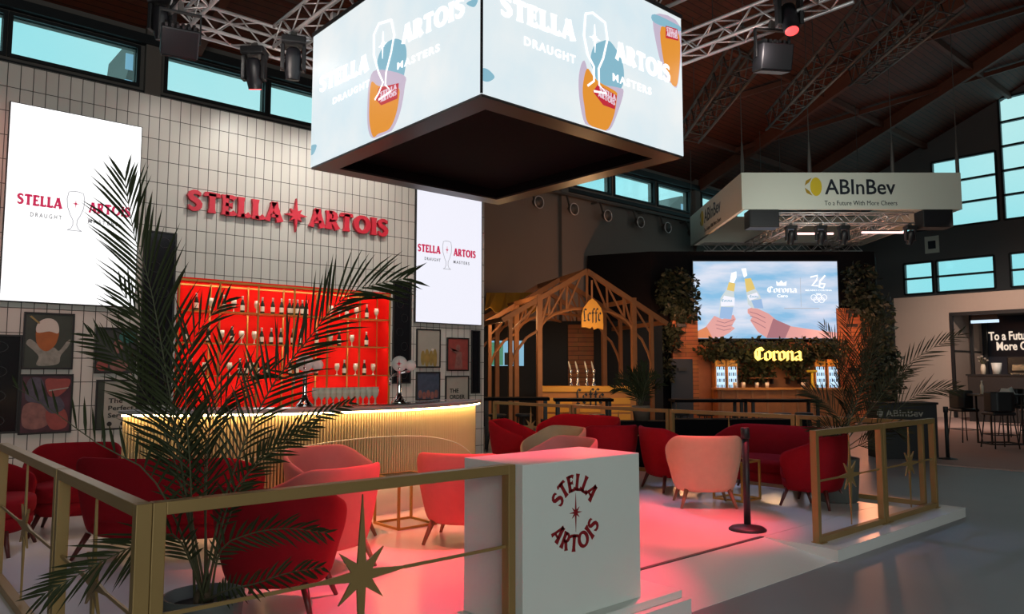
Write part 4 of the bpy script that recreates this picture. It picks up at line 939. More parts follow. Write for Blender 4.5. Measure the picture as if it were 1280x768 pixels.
lf = fthing('pavilion_sign', 'yellow arched shield sign with black lettering hanging in the pavilion gable', 'sign', 738.5, LD+.2, 0, .1)
zz = lambda py: lz(py, LD+.2); k = (LD+.2)/F
sh = [(-13.5*k, zz(410)), (-13.5*k, zz(395)), (-11*k, zz(386)), (-5*k, zz(378)), (0, zz(374)), (5*k, zz(378)), (11*k, zz(386)), (13.5*k, zz(395)), (13.5*k, zz(413)), (7*k, zz(411)), (2*k, zz(413)), (0, zz(409)), (-3*k, zz(412)), (-8*k, zz(410))]
MB().poly(sh, -.22, -.16).build('board', 'yellow_paint', lf)
mb = MB(); blackletter(mb, 'Leffe', -11.5*k, 12*k, zz(402), .20, -.225, -.2205); mb.build('lettering', 'black', lf)
MB().box(-.02, .02, -.20, -.17, zz(374.4), zz(374)+.45).build('hanger', 'wood_pav', lf)
LC = fthing('pavilion_counter', 'yellow bar counter with black lettering under the timber pavilion', 'bar', 677, 19., 0, 0)
k = 19./F; cw = 117*k
MB().box(0, cw, .0, .7, 0, 1.10).build('body', 'orange_panel', LC); MB().box(-.05, cw+.05, -.06, .75, 1.10, 1.24).build('worktop', 'yellow_paint', LC, bevel=.01)
for zq in (.80, .60, .40, .20):
    for xa, xb in ((.12, .75), (.95, 1.45), (1.62, 2.2)): MB().box(xa, xb, -.03, -.001, zq, zq+.15).build('plank', 'yellow_paint', LC)
mb = MB(); blackletter(mb, 'Leffe', 42*k, 78*k, .82, .24, -.068, -.0615); mb.build('lettering', 'black', LC)
for j, px in enumerate((713, 721.5, 733, 741.5)):
    t = fthing('beer_tap', f'tall chrome beer tap on the yellow counter, {ORD[j]} of four from the left', 'tap', px, 19.25, 1.241, 0, 'beer taps on the yellow counter')
    MB().lathe([(.06,0),(.06,.02),(.03,.05),(.025,.30),(.045,.33),(.045,.40),(.02,.43)], 14).build('column', 'chrome', t, True)
    MB().tube([(0,-.02,.38),(-.03,-.06,.50),(-.06,-.08,.62)], [.02,.025,.012], 8).build('handle', 'foil', t, True)
    MB().tube([(0,-.04,.33),(0,-.10,.30),(0,-.11,.22)], .014, 8).build('spout', 'chrome', t, True)

# ================================================================== tropical beer stand: black box, planks, foliage, screen, neon
CD = 24.; ck = CD/F; cx0 = 640
def X_(px): return (px-700)*ck
Z_ = lambda py: lz(py, CD)
org = spot_xy(700, CD)
def cthing(name, label, cat, px, py=None, dy=0., group=None):
    q = Vector((org[0], org[1], 0)) + BR3 @ Vector((X_(px), dy, 0)); return thing(name, label, cat, (q.x, q.y, 0 if py is None else Z_(py)), FRONT, group)
bx = cthing('black_stand_wall', 'tall black boxed wall of the far stand with planks and foliage', 'partition', 700)
inv = BR3.transposed()
bl = inv @ (Vector((18.65, 17.3, 0))-Vector((org[0], org[1], 0)))
MB().slab([(X_(818), .4), (X_(1105), .4), (X_(1141), 2.2), (X_(1141), 4.2), (bl.x+.4, bl.y+1.2) if False else (X_(900), 4.0), (bl.x, bl.y)], 0, Z_(311)).build('box', 'black_matte', bx)
MB().box(X_(842), X_(874), .15, .399, 0, Z_(388)).build('plank_panel', 'wood_planks', bx); MB().box(X_(1050), X_(1092), .15, .399, 0, Z_(385)).build('plank_panel', 'wood_planks', bx)
MB().box(X_(874), X_(1050), .25, .399, 0, Z_(428)).build('back_panel', 'wood_rust', bx)
MB().box(X_(839), X_(866), .10, .149, 0, Z_(449)).build('doorway', 'dark_navy', bx)
for py in (388, 405, 460): MB().box(X_(847), X_(858), .0, .149, Z_(py)-.1, Z_(py)).build('ledge', 'black', bx); MB().box(X_(1061), X_(1073), .0, .149, Z_(py)-.1, Z_(py)).build('ledge', 'black', bx)
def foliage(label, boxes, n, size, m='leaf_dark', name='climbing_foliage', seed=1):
    rnd = random.Random(seed); t = cthing(name, label, 'plants', 700); mb = MB(); vol = [(b_[1]-b_[0])*(b_[3]-b_[2]) for b_ in boxes]; tv = sum(vol)
    for b_, v in zip(boxes, vol):
        for _ in range(int(n*v/tv)):
            while True:
                u, w_ = rnd.uniform(-1, 1), rnd.uniform(-1, 1)
                if u*u*.8+w_*w_*.8 < 1: break
            p = Vector(((b_[0]+b_[1])/2+u*(b_[1]-b_[0])/2, b_[4]+(b_[5]-b_[4])*rnd.random(), (b_[2]+b_[3])/2+w_*(b_[3]-b_[2])/2))
            d = Vector((rnd.uniform(-1,1), rnd.uniform(-1,.4), rnd.uniform(-1,.6))).normalized(); sd = d.cross(Vector((rnd.uniform(-1,1), rnd.uniform(-1,1), rnd.uniform(-1,1)))).normalized()
            l_ = size*rnd.uniform(.6, 1.5); w2 = l_*.28
            mb.add([p, p+d*l_*.5+sd*w2, p+d*l_, p+d*l_*.5-sd*w2], [(0,1,2,3)])
    mb.build('leaves', m, t); return t
XB = lambda a, b_, c, d, y0=-.16, y1=.08: (X_(a), X_(b_), Z_(d), Z_(c), y0, y1)
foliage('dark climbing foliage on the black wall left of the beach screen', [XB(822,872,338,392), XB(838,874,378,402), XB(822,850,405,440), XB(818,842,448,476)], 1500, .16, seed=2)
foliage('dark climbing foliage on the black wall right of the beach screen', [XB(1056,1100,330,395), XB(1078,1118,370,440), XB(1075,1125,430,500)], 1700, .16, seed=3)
foliage('leafy green garland hanging between the beach screen and the neon sign', [XB(868,962,424,448,-.5,.08), XB(950,1058,424,446,-.5,.08), XB(930,1000,442,458,-.45,.08), XB(880,935,438,452,-.3,.08), XB(985,1040,438,456,-.3,.08), XB(922,962,452,478,-.3,.08), XB(978,1004,450,476,-.3,.08)], 2600, .15, 'leaf', 'leaf_garland', 4)
# LED screen with the clinking bottles
sc = cthing('led_screen', 'wide LED screen showing two hands clinking beer bottles against a blue sky', 'screen', 962, 374, .35)
hw, hh = 91.5*ck, 49*ck
MB().box(-hw-.03, hw+.03, -.12, .0, -hh-.03, hh+.03).build('housing', 'black', sc); MB().box(-hw, hw, -.13, -.121, -hh, hh).build('display', 'beach_screen', sc)
def S(zx, zy): px = 850+zx/3.4926; py = 300+zy/3.4926; return (max(-hw+.01, min(hw-.01, (px-962)*ck)), max(-hh+.01, min(hh-.01, (374-py)*ck)))
def spoly(pts, m, nm, lay=1): mb = MB(); mb.poly([S(*p) for p in pts], -.131-.003*lay, -.1305); return mb.build(nm, m, sc)
def sline(pts, w, m, nm, lay=2, cl=False): mb = MB(); mb.ribbon([S(*p) for p in pts], w, -.131-.003*lay, -.1305, cl); return mb.build(nm, m, sc)
spoly([(85,400),(120,380),(160,330),(195,345),(245,325),(255,345),(235,375),(250,385),(225,405),(190,425),(150,440),(85,440)], 'scr_skin', 'hand_picture'); spoly([(80,400),(125,378),(150,440),(80,440)], 'scr_orange', 'sleeve_picture', 2)
spoly([(308,300),(335,290),(400,320),(430,345),(490,380),(480,438),(390,436),(350,400),(318,350),(328,335),(308,318)], 'scr_skin', 'hand_picture'); spoly([(420,342),(495,375),(470,438),(388,432)], 'scr_tex', 'cuff_picture', 2); spoly([(495,376),(620,395),(715,405),(715,438),(470,438)], 'scr_skin', 'arm_picture', 1)
for b_, nk, lb, gd in (([(180,335),(190,250),(215,215),(250,222),(250,265),(235,342)], [(218,215),(228,180),(256,186),(250,222)], [(182,340),(190,290),(245,292),(234,345)], [(190,270),(205,240),(252,250),(250,285),(190,288)]),
                       ([(305,225),(345,210),(365,240),(378,300),(330,296),(310,280)], [(305,225),(298,165),(326,162),(344,210)], [(325,262),(370,255),(378,298),(338,296)], [(308,240),(350,226),(362,248),(318,262)])):
    spoly(b_, 'scr_glass', 'bottle_picture', 2); spoly(nk, 'scr_gold', 'neck_picture', 3); spoly(lb, 'scr_lblue', 'label_picture', 3); spoly(gd, 'scr_white_b', 'band_picture', 4)
for sg_ in ([(170,352),(205,362),(248,346)], [(165,368),(205,378),(240,370)], [(168,384),(200,394),(232,388)], [(316,312),(350,322),(385,340)], [(318,330),(352,342),(385,360)], [(322,350),(355,366),(385,384)]): sline(sg_, .022, 'scr_tex', 'finger_crease', 3)
for a_, c_ in (((194,268), (240,268)), ((318,250), (358,244))):
    mb = MB(); p0, p1 = S(*a_), S(*c_); blackletter(mb, 'Corona', p0[0], p1[0], p0[1], .06, -.146, -.1305); mb.build('bottle_word', 'menu_blue', sc)
spoly([(232,180),(240,140),(262,132),(262,160),(250,184)], 'scr_letter', 'splash_picture', 4); spoly([(285,120),(305,118),(310,150),(296,160)], 'scr_letter', 'splash_picture', 4)
def sword(txt, a, b_, h, nm): 
    mb = MB(); p0, p1 = S(*a), S(*b_); blackletter(mb, txt, p0[0], p1[0], p0[1], h, -.140, -.1305); mb.build(nm, 'scr_letter', sc)
sword('Corona', (396,226), (528,226), .13, 'wordmark')
q = text_mb('Cero', S(440,248)[0], S(488,248)[0], S(440,248)[1], .10, -.14, -.1305, .02); q.build('small_word', 'scr_letter', sc)
spoly([(440,196),(438,176),(450,184),(460,172),(470,184),(484,176),(482,196)], 'scr_letter', 'crown_picture', 3)
sline([(590,158),(622,150),(618,170),(596,196),(622,196)], .05, 'scr_letter', 'emblem_stroke', 3); sline([(656,150),(632,176),(628,202),(646,206),(654,188),(632,186)], .05, 'scr_letter', 'emblem_stroke', 3)
q = text_mb('MILANO CORTINA', S(566,220)[0], S(684,220)[0], S(566,220)[1], .05, -.14, -.1305, .01); q.build('small_word', 'scr_letter', sc)
q = text_mb('2026', S(612,236)[0], S(636,236)[0], S(612,236)[1], .05, -.14, -.1305, .01); q.build('small_word', 'scr_letter', sc)
for cx, cz in ((602,248),(625,248),(648,248),(613.5,260),(636.5,260)):
    sline([(cx+12*math.cos(2*PI*i/18), cz+12*math.sin(2*PI*i/18)) for i in range(18)], .014, 'scr_letter', 'ring', 3, True)
sline([(545,160),(545,290)], .008, 'txt_pale', 'divider', 3); sline([(470,297),(625,297)], .02, 'txt_pale', 'caption_line', 3)
# neon wordmark
ne = cthing('neon_sign', 'glowing yellow blackletter neon sign in the leaf garland', 'sign', 963, 451, -.62)
nx = 29*ck; mb = MB(); adv = 0
blackletter(mb, 'Corona', -nx, nx, 0, .27, -.05, 0); mb.build('lettering', 'neon', ne)
MB().box(-nx, nx, .01, .03, .1, .14).build('mount_rail', 'black', ne)
for s_ in (-1, 1): MB().bar((s_*nx*.8, .02, .12), (s_*nx*.8, .85, .12), .03).build('bracket', 'black', ne)
# fridges
for j, px in enumerate((897, 911.5, 1020, 1035.5)):
    t = cthing('display_fridge', f'orange drinks fridge with glowing glass door behind the far bar, {ORD[j]} of four from the left', 'fridge', px, None, -.25, 'glowing drinks fridges'); w_ = 7.0*ck; z0, z1 = 0, Z_(449.5)
    t['label'] = f'orange drinks fridge with glowing door, {ORD[j]} of four from the left'
    MB().box(-w_, w_, 0, .38, z0, z1).build('cabinet', 'orange_panel', t, bevel=.02)
    MB().box(-w_*.9, w_*.9, -.01, -.0005, Z_(457.5), Z_(451)).build('header', 'yellow_paint', t)
    q = text_mb('Corona', -w_*.6, w_*.6, Z_(456.2), .09, -.013, -.0105, .02); q.build('header_lettering', 'ink', t)
    d = MB().box(-w_*.72, w_*.72, -.02, -.0005, .35, Z_(459)).build('door', 'fridge_glow', t)
    for r_ in range(4):
        for c_ in range(4):
            x_ = -w_*.54+c_*w_*.36; z_ = Z_(485)+r_*.19
            MB().box(x_-.018, x_+.018, -.026, -.0205, z_, z_+.10).build('bottle_picture', 'menu_blue' if (r_+c_) % 2 else 'dark_navy', d)
    MB().box(w_*.78, w_*.86, -.05, -.0005, .9, 1.5).build('handle', 'chrome', t)
# far bar counter and shelves
bc = cthing('plank_bar_counter', 'rust coloured plank bar counter under the neon sign', 'bar', 962, None, -1.3)
w_ = 80*ck; MB().box(-w_, w_, 0, .5, 0, 1.06).build('body', 'wood_rust', bc); MB().box(-w_-.05, w_+.05, -.08, .55, 1.06, 1.12).build('worktop', 'orange_panel', bc)
for j in range(9): MB().box(-w_+.1+j*w_*.22, -w_+.16+j*w_*.22, -.03, -.001, .05, 1.05).build('batten', 'wood_pav', bc)
for j, (pa, pb) in enumerate(((932, 967), (982, 1002))):
    t = cthing('wall_shelf', ['long plank shelf left of the far bar tap', 'short plank shelf behind the far bar tap'][j], 'shelf', (pa+pb)/2, 472, -.05)
    MB().box(-(pb-pa)/2*ck, (pb-pa)/2*ck, -.2, .30, -.03, 0).build('board', 'wood_planks', t); MB().box(-(pb-pa)/2*ck+.05, -(pb-pa)/2*ck+.09, 0.0, .30, -.2, -.03).build('bracket', 'black', t); MB().box((pb-pa)/2*ck-.09, (pb-pa)/2*ck-.05, 0.0, .30, -.2, -.03).build('bracket', 'black', t)
tp = cthing('beer_tap', 'golden T shaped beer tap on the far plank bar', 'tap', 997.5, None, -1.05); tp.location.z = 1.1205
MB().lathe([(.07,0),(.07,.04),(.04,.08),(.035,.46)], 14).build('column', 'logo_yellow', tp, True); MB().box(-.15, .15, -.04, .04, .46, .53).build('cross_head', 'logo_yellow', tp, bevel=.02)
for s_ in (-1, 1): MB().lathe([(.015,.53),(.022,.58),(.015,.63)], 10, (s_*.09,0,0)).build('handle', 'black', tp, True)
for j, px in enumerate((904, 914, 930, 942, 985)):
    t = cthing('drink_glass', f'small drinking glass on the far plank bar, {ORD[j]} from the left', 'glass', px, None, -1.15, 'glasses on the far plank bar'); t.location.z = 1.1205
    MB().lathe([(.05,0),(.06,.16),(.052,.16),(.045,.02)], 12).build('bowl', 'glassware', t, True)
# bar-height black tables and stools between the stands
def high_table(label, pa, pb, dep, z=1.06, m='black_matte'):
    t = fthing('high_table', label, 'table', (pa+pb)/2, dep, 0, 0, 'black high tables between the stands'); w_ = (pb-pa)/2/F*dep; d_ = .32
    MB().box(-w_, w_, -d_, d_, z-.06, z).build('table_top', m, t, bevel=.005)
    for sx in (-1, 1):
        for sy in (-1, 1): MB().box(sx*(w_-.08)-.03, sx*(w_-.08)+.03, sy*(d_-.06)-.03, sy*(d_-.06)+.03, 0, z-.06).build('leg', 'black', t)
    MB().box(-w_+.1, w_-.1, -.02, .02, .25, .30).build('foot_rail', 'steel_dark', t)
def make_stool():
    t = thing('bar_stool', '', 'stool'); MB().lathe([(.15,.70),(.18,.71),(.18,.75),(.15,.76)], 18).build('seat', 'black', t, True)
    for a in range(4): c_, s_ = math.cos(a*PI/2+.78), math.sin(a*PI/2+.78); MB().tube([(c_*.12, s_*.12, .71), (c_*.21, s_*.21, 0)], .014, 6).build('leg', 'black', t, True)
    MB().tube([(.175*math.cos(2*PI*i/16), .175*math.sin(2*PI*i/16), .28) for i in range(16)], .010, 6, True).build('foot_ring', 'steel_dark', t, True); return t
high_table('black high table right of the tiled wall end, by the menu screen', 604, 686, 16.2)
high_table('brown topped high table standing before the yellow bar counter', 692, 764, 16.2, 1.04)
high_table('long black high table before the far plank bar', 838, 925, 16.8, 1.0)
high_table('black high table beside the second potted palm, before the far fridges', 930, 1018, 16.8, 1.0)
st0 = make_stool(); fs_ = True
for j, (px, dp) in enumerate(((622, 15.3), (655, 15.4), (712, 15.3), (745, 15.2), (850, 15.8), (880, 15.7), (912, 15.8), (948, 15.8), (975, 15.7), (1002, 15.8))):
    s_ = st0 if fs_ else copy_tree(st0); fs_ = False; x_, y_ = spot_xy(px, dp); s_.location = (x_, y_, 0); s_['group'] = 'black bar stools between the stands'
    s_['label'] = f'black round bar stool at the high tables, {ORD[j]} from the tiled wall'
    s_['category'] = 'stool'
for j, (pa, pb, dp) in enumerate(((676, 768, 13.2), (772, 836, 12.9), (838, 1000, 13.4))):
    t = fthing('planter_partition', ['low black partition box behind the rear railing, before the yellow counter', 'low black partition box with the small palm, behind the rear railing', 'long low black partition box behind the right red sofa'][j], 'partition', (pa+pb)/2, dp, 0, 0, 'low black partition boxes')
    w_ = (pb-pa)/2/F*dp; MB().box(-w_, w_, -.2, .2, .04, .78).build('body', 'black_matte', t, bevel=.01); MB().box(-w_+.02, w_-.02, -.17, .17, 0, .04).build('plinth', 'near_black', t)
# black counter with faint lettering near the right railing
bk = fthing('reception_counter', 'black counter box with pale lettering behind the second potted palm', 'counter', 1131, 14.2, 0)
w_ = 36/F*14.2; zt_ = lz(503, 14.2)
MB().box(-w_, w_, 0, .5, 0, zt_-.04).build('body', 'black', bk, bevel=.006); MB().box(-w_-.02, w_+.02, -.03, .53, zt_-.04, zt_).build('worktop', 'near_black', bk, bevel=.006)
q = text_mb('ABInBev', -.42, .28, zt_-.26, .12, -.006, -.0005, .01); q.build('lettering', 'pic_stone', bk); MB().poly(ell(-.52, zt_-.2, .06, .07), -.006, -.0005).build('emblem', 'pic_stone', bk)

# ================================================================== white booth at the gable
bo = thing('exhibition_booth', 'white walled booth with dark lounge at the right edge of the hall', 'booth', (29., 7., 0))
BZ = 4.30; oy0, oy1 = -6.0, 9.74-7; oz = 3.66
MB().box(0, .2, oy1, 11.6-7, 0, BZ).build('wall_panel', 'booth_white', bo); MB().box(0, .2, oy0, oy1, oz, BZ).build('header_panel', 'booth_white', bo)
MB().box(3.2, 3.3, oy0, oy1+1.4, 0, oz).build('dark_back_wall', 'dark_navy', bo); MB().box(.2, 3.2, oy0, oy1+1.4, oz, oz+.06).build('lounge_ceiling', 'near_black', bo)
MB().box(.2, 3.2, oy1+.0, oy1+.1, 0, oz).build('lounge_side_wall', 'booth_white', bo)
for x_, y_ in ((-.05, oy1), (1.5, oy1-.12), (3.0, oy1-.12)): MB().box(x_, x_+.1, y_-.1, y_, 0, oz).build('frame_post', 'black', bo)
MB().box(-.05, .05, oy0, oy1-.1, oz-.12, oz).build('frame_beam', 'black', bo)
MB().box(.2, 3., oy1-.02, oy1-.001, 2.3, 2.36).build('frame_rail', 'black', bo)
q0 = on_x(1236, 430, 32.2); kq = 32.2/F
for j, (tx, ya, yb, py) in enumerate((('To a Future With', 1236, 1322, 426), ('More Cheers', 1246, 1312, 438.5))):
    a_, b2 = on_x(ya, py, 32.17), on_x(yb, py, 32.17); h_ = .32
    q = text_mb(tx, 0, a_.y-b2.y, 0, h_, -.02, 0, .02); q.xf(Matrix.Translation((3.19, a_.y-7, a_.z)) @ Matrix.Rotation(-PI/2, 4, 'Z')); q.build('lettering', 'booth_letter', bo)
bf = [on_z(1172, 582, 0), on_z(1300, 592, 0)]
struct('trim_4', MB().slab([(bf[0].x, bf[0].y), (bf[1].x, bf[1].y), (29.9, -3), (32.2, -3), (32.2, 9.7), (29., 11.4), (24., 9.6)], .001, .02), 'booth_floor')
lc = thing('lounge_counter', 'black back counter inside the dark lounge booth', 'counter', (27.2, 6.2, .02))
MB().box(0, .6, -3.4, 2.5, 0, 1.45).build('body', 'black', lc); MB().box(-.04, .64, -3.44, 2.54, 1.45, 1.50).build('worktop', 'near_black', lc)
p = on_x(1246, 487, 27.4)
t = thing('plant_pot', 'white tapered pot on the black lounge counter', 'pot', (27.5, p.y, 1.5205)); MB().lathe([(.11,0),(.15,.36),(.13,.36),(.12,.2)], 18).build('pot', 'white_paint', t, True); MB().lathe([(.12,.28),(.02,.32)], 14).build('soil', 'soil', t, True)
p = on_x(1229, 487, 27.4); t = thing('flower_vase', 'vase of pale flowers beside the white pot on the lounge counter', 'vase', (27.5, p.y, 1.5205)); MB().lathe([(.07,0),(.08,.2),(.05,.32)], 14).build('vase', 'glassware', t, True)
rnd = random.Random(5)
for j in range(7):
    q = Vector((rnd.uniform(-.10,.10), rnd.uniform(-.13,.13), rnd.uniform(.40,.58))); MB().tube([(0,0,.3), q], .01, 5).build('stem', 'leaf_rib', t); MB().lathe([(.02,-.03),(.045,0),(.03,.03)], 8, tuple(q)).build('flower', 'pic_stone', t, True)
p = on_x(1231, 402, 29.6); t = thing('ceiling_lamp', 'small pale green linear lamp glowing in the dark lounge booth', 'lamp', tuple(p)); MB().box(-.05, .05, -.42, .42, -.05, .05).build('diffuser', 'fridge_glow', t); MB().box(-.03, .03, -.4, .4, .051, oz-p.z).build('mount', 'black', t)
p = on_x(1215, 487, 28.); t = thing('coffee_machine', 'dark coffee machine standing on the lounge counter under the lamp', 'machine', (27.5, on_x(1278, 487, 27.4).y, 1.5205)); MB().box(-.2, .2, -.35, .35, 0, .55).build('body', 'black_gloss', t, bevel=.03); MB().box(-.24, -.201, -.2, .2, .12, .3).build('spout_block', 'chrome', t); MB().box(-.26, -.201, -.25, .25, 0, .04).build('drip_tray', 'chrome', t)
# bar table with high chairs before the booth
tb = thing('lounge_table', 'black bar table on a rectangular wire base before the booth', 'table', (19.2, 5.55, .02), FRONT)
MB().box(-.55, .55, -.35, .35, 1.05, 1.09).build('table_top', 'black', tb, bevel=.004)
for sx in (-1, 1):
    for sy in (-1, 1): MB().box(sx*.34-.015, sx*.34+.015, sy*.25-.015, sy*.25+.015, .03, 1.05).build('leg', 'black', tb)
MB().box(-.355, .355, -.265, -.235, 0, .03).box(-.355, .355, .235, .265, 0, .03).box(-.355, -.325, -.235, .235, 0, .03).box(.325, .355, -.235, .235, 0, .03).build('base_frame', 'black', tb)
def high_chair():
    t = thing('high_chair', '', 'chair'); MB().box(-.24, .24, -.22, .22, .68, .75).build('seat', 'black', t, bevel=.03)
    MB().slab([(-.25,.16),(-.27,-.05),(-.23,-.05),(-.21,.14),(.21,.14),(.23,-.05),(.27,-.05),(.25,.16),(.15,.23),(-.15,.23)], .76, 1.16).build('backrest', 'black', t, bevel=.02)
    for sx in (-1, 1):
        for sy in (-1, 1): MB().tube([(sx*.19, sy*.17, .69), (sx*.25, sy*.24, 0)], .013, 6).build('leg', 'black', t, True)
    MB().tube([(-.225,-.21,.28),(.225,-.21,.28),(.225,.21,.28),(-.225,.21,.28)], .009, 6, True).build('foot_rail', 'black', t, True); return t
hc = high_chair()
for j, (px, dp, l, d, lab) in enumerate(((1200, 17.4, 1, .1, 'black high chair left of the bar table by the booth'), (1243, 15.95, 0, 1, 'black high chair with its back to the camera at the booth table'), (1288, 16.9, -1, .2, 'black high chair at the right picture edge by the booth table'), (1262, 18.8, 0, -1, 'black high chair behind the booth bar table, facing the camera'))):
    c = hc if j == 0 else copy_tree(hc); x_, y_ = spot_xy(px, dp); c.location = (x_, y_, .02); c.rotation_euler = (0, 0, face(l, d)); c['label'] = lab; c['category'] = 'chair'; c['group'] = 'black high chairs before the booth'
t = thing('water_bottle', 'clear bottle standing on the booth bar table', 'bottle', tuple(Vector((tb.location.x, tb.location.y, 1.1105))+BR3 @ Vector((-.35, 0, 0)))); MB().lathe([(.035,0),(.035,.18),(.015,.24),(.015,.28)], 12).build('body', 'glassware', t, True); MB().lathe([(.017,.27),(.017,.30)], 10).build('cap', 'white_paint', t, True)
t = thing('tableware_stack', 'white paper napkins heaped on the booth bar table', 'napkins', tuple(Vector((tb.location.x, tb.location.y, 1.1105))+BR3 @ Vector((.2, 0, 0)))); MB().add([(-.16,-.12,0),(.16,-.12,0),(.16,.12,0),(-.16,.12,0),(-.10,-.06,.12),(.06,-.08,.16),(.10,.06,.10),(-.06,.09,.13)], [(0,3,2,1),(4,5,6,7),(0,1,5,4),(1,2,6,5),(2,3,7,6),(3,0,4,7)]).build('paper', 'white_paint', t)

# ================================================================== palms
def smooth(P, n=6):
    out = []; k = len(P)
    for i in range(k-1):
        p0, p1, p2, p3 = P[max(i-1,0)], P[i], P[i+1], P[min(i+2,k-1)]
        for j in range(n):
            t = j/n; out.append(.5*((2*p1)+(p2-p0)*t+(2*p0-5*p1+4*p2-p3)*t*t+(3*p1-p0-3*p2+p3)*t**3))
    return out+[P[-1]]
def frond(parent, pts, n, lmax, rnd, start=.22, w=.0062, rr=.006, swing=.8, lean=.75, droop=.10, only=None, m='leaf'):
    P = smooth([Vector(p) for p in pts], 8); cum = [0]
    for a, b_ in zip(P[:-1], P[1:]): cum.append(cum[-1]+(b_-a).length)
    tot = cum[-1]
    def pos(u):
        s_ = u*tot
        for i in range(len(P)-1):
            if cum[i+1] >= s_: f = (s_-cum[i])/max(1e-6, cum[i+1]-cum[i]); return P[i].lerp(P[i+1], f), (P[i+1]-P[i]).normalized()
        return P[-1], (P[-1]-P[-2]).normalized()
    rib = MB().tube([pos(i/14)[0] for i in range(15)], [rr*(1.15-.95*i/14) for i in range(15)], 6)
    mb = MB(); loc = parent.location
    Nv = (-FH*1.+Vector((rnd.uniform(-.25,.25), rnd.uniform(-.25,.25), rnd.uniform(-.1,.35)))).normalized()
    for i in range(n):
        u = start+(1-start)*(i+.5)/n; p, t = pos(min(.999, u)); sd = t.cross(Nv).normalized(); v = (u-start)/(1-start)
        ln = lmax*(.45+.55*math.sin(PI*min(1, .12+v*.80)))*rnd.uniform(.85, 1.12)
        if v > .9: ln *= .75
        for s_ in (-1, 1):
            if only and s_ != only: continue
            if rnd.random() < .04: continue
            d = (t*(lean+.35*v+rnd.uniform(-.1,.1))+sd*s_*swing*(1-.45*v)+Nv*rnd.uniform(-.10,.42)).normalized()
            wd = (d.cross(Nv)).normalized()*w*rnd.uniform(.8, 1.25); dn = Vector((0,0,-1))*ln*droop*rnd.uniform(.3, 1.3)
            a = p; m1 = p+d*ln*.3; m2 = p+d*ln*.68+dn*.4; e = p+d*ln+dn; fo = Nv*w*.5
            mb.add([a-wd*.35, a+wd*.35, m1-wd+fo, m1-fo*.6, m1+wd+fo, m2-wd*.8+fo, m2-fo*.5, m2+wd*.8+fo, e], [(0,3,2),(0,1,3),(1,4,3),(2,3,6,5),(3,4,7,6),(5,6,8),(6,7,8)])
    for q in (rib, mb): q.v = [tuple(Vector(v)-loc) for v in q.v]
    r_ = rib.build('frond', 'leaf_rib', parent, True); mb.build('leaflets', m, r_)
rnd = random.Random(11)
PD = 3.62; pb = on_z(262, 752, .50); palm = thing('potted_palm', 'large date palm in a grey pot in the near left corner of the railing', 'palm', (pb.x, pb.y+.08, PZ))
PC = Vector((pb.x, pb.y+.08, .5))
MB().lathe([(.13,0),(.15,.02),(.185,.38),(.19,.42),(.178,.42),(.172,.36)], 28).build('pot', 'pot_grey', palm, True); MB().lathe([(.172,.36),(.02,.375)], 24).build('soil', 'soil', palm, True)
MB().lathe([(.045,.36),(.05,.39),(.04,.43),(.015,.46)], 12).build('trunk', 'trunk', palm, True)
base = PC+Vector((0,0,.0))
def pf(pts, dep): # image points with their own distances from the camera
    return [base+Vector((rnd.uniform(-.04,.04), rnd.uniform(-.04,.04), -.04))]+[at(px, py, d) for (px, py), d in zip(pts, dep)]
FR = [([(228,590),(205,450),(186,350),(167,292),(156,222)], [3.6,3.62,3.65,3.68,3.7], 40, .38, .30),
      ([(282,620),(330,500),(385,425),(435,368),(508,348)], [3.6,3.6,3.55,3.45,3.35], 40, .32, .33),
      ([(215,640),(178,585),(127,558),(59,509),(16,482)], [3.5,3.42,3.35,3.3,3.25], 20, .17, .34, 1),
      ([(258,600),(264,520),(274,465),(280,425)], [3.65,3.7,3.75,3.8], 16, .26, .35),
      ([(282,640),(310,592),(352,556),(394,532)], [3.55,3.5,3.45,3.4], 22, .16, .38),
      ([(285,650),(318,580),(372,533),(440,503)], [3.7,3.75,3.8,3.85], 24, .12, .35),
      ([(275,690),(312,668),(360,661),(410,667)], [3.5,3.45,3.4,3.35], 20, .15, .30),
      ([(285,738),(320,730),(362,716),(406,710)], [3.4,3.3,3.25,3.2], 20, .13, .30),
      ([(222,672),(170,682),(118,708),(52,745)], [3.4,3.25,3.1,3.0], 26, .22, .30),
      ([(222,590),(190,510),(155,455),(112,418)], [3.7,3.75,3.8,3.82], 24, .26, .32),
      ([(238,590),(232,490),(244,420),(284,375)], [3.5,3.45,3.42,3.4], 26, .28, .32),
      ([(232,610),(214,520),(196,440),(150,360)], [3.8,3.9,3.95,4.0], 24, .30, .36),
      ([(256,620),(262,540),(300,480),(342,462)], [3.8,3.9,3.95,4.0], 22, .24, .34)]
for pts, dep, n, ln, stt, *side_ in FR: frond(palm, pf(pts, dep), n, ln, rnd, start=stt, only=side_[0] if side_ else None, swing=1.5 if side_ else .8)
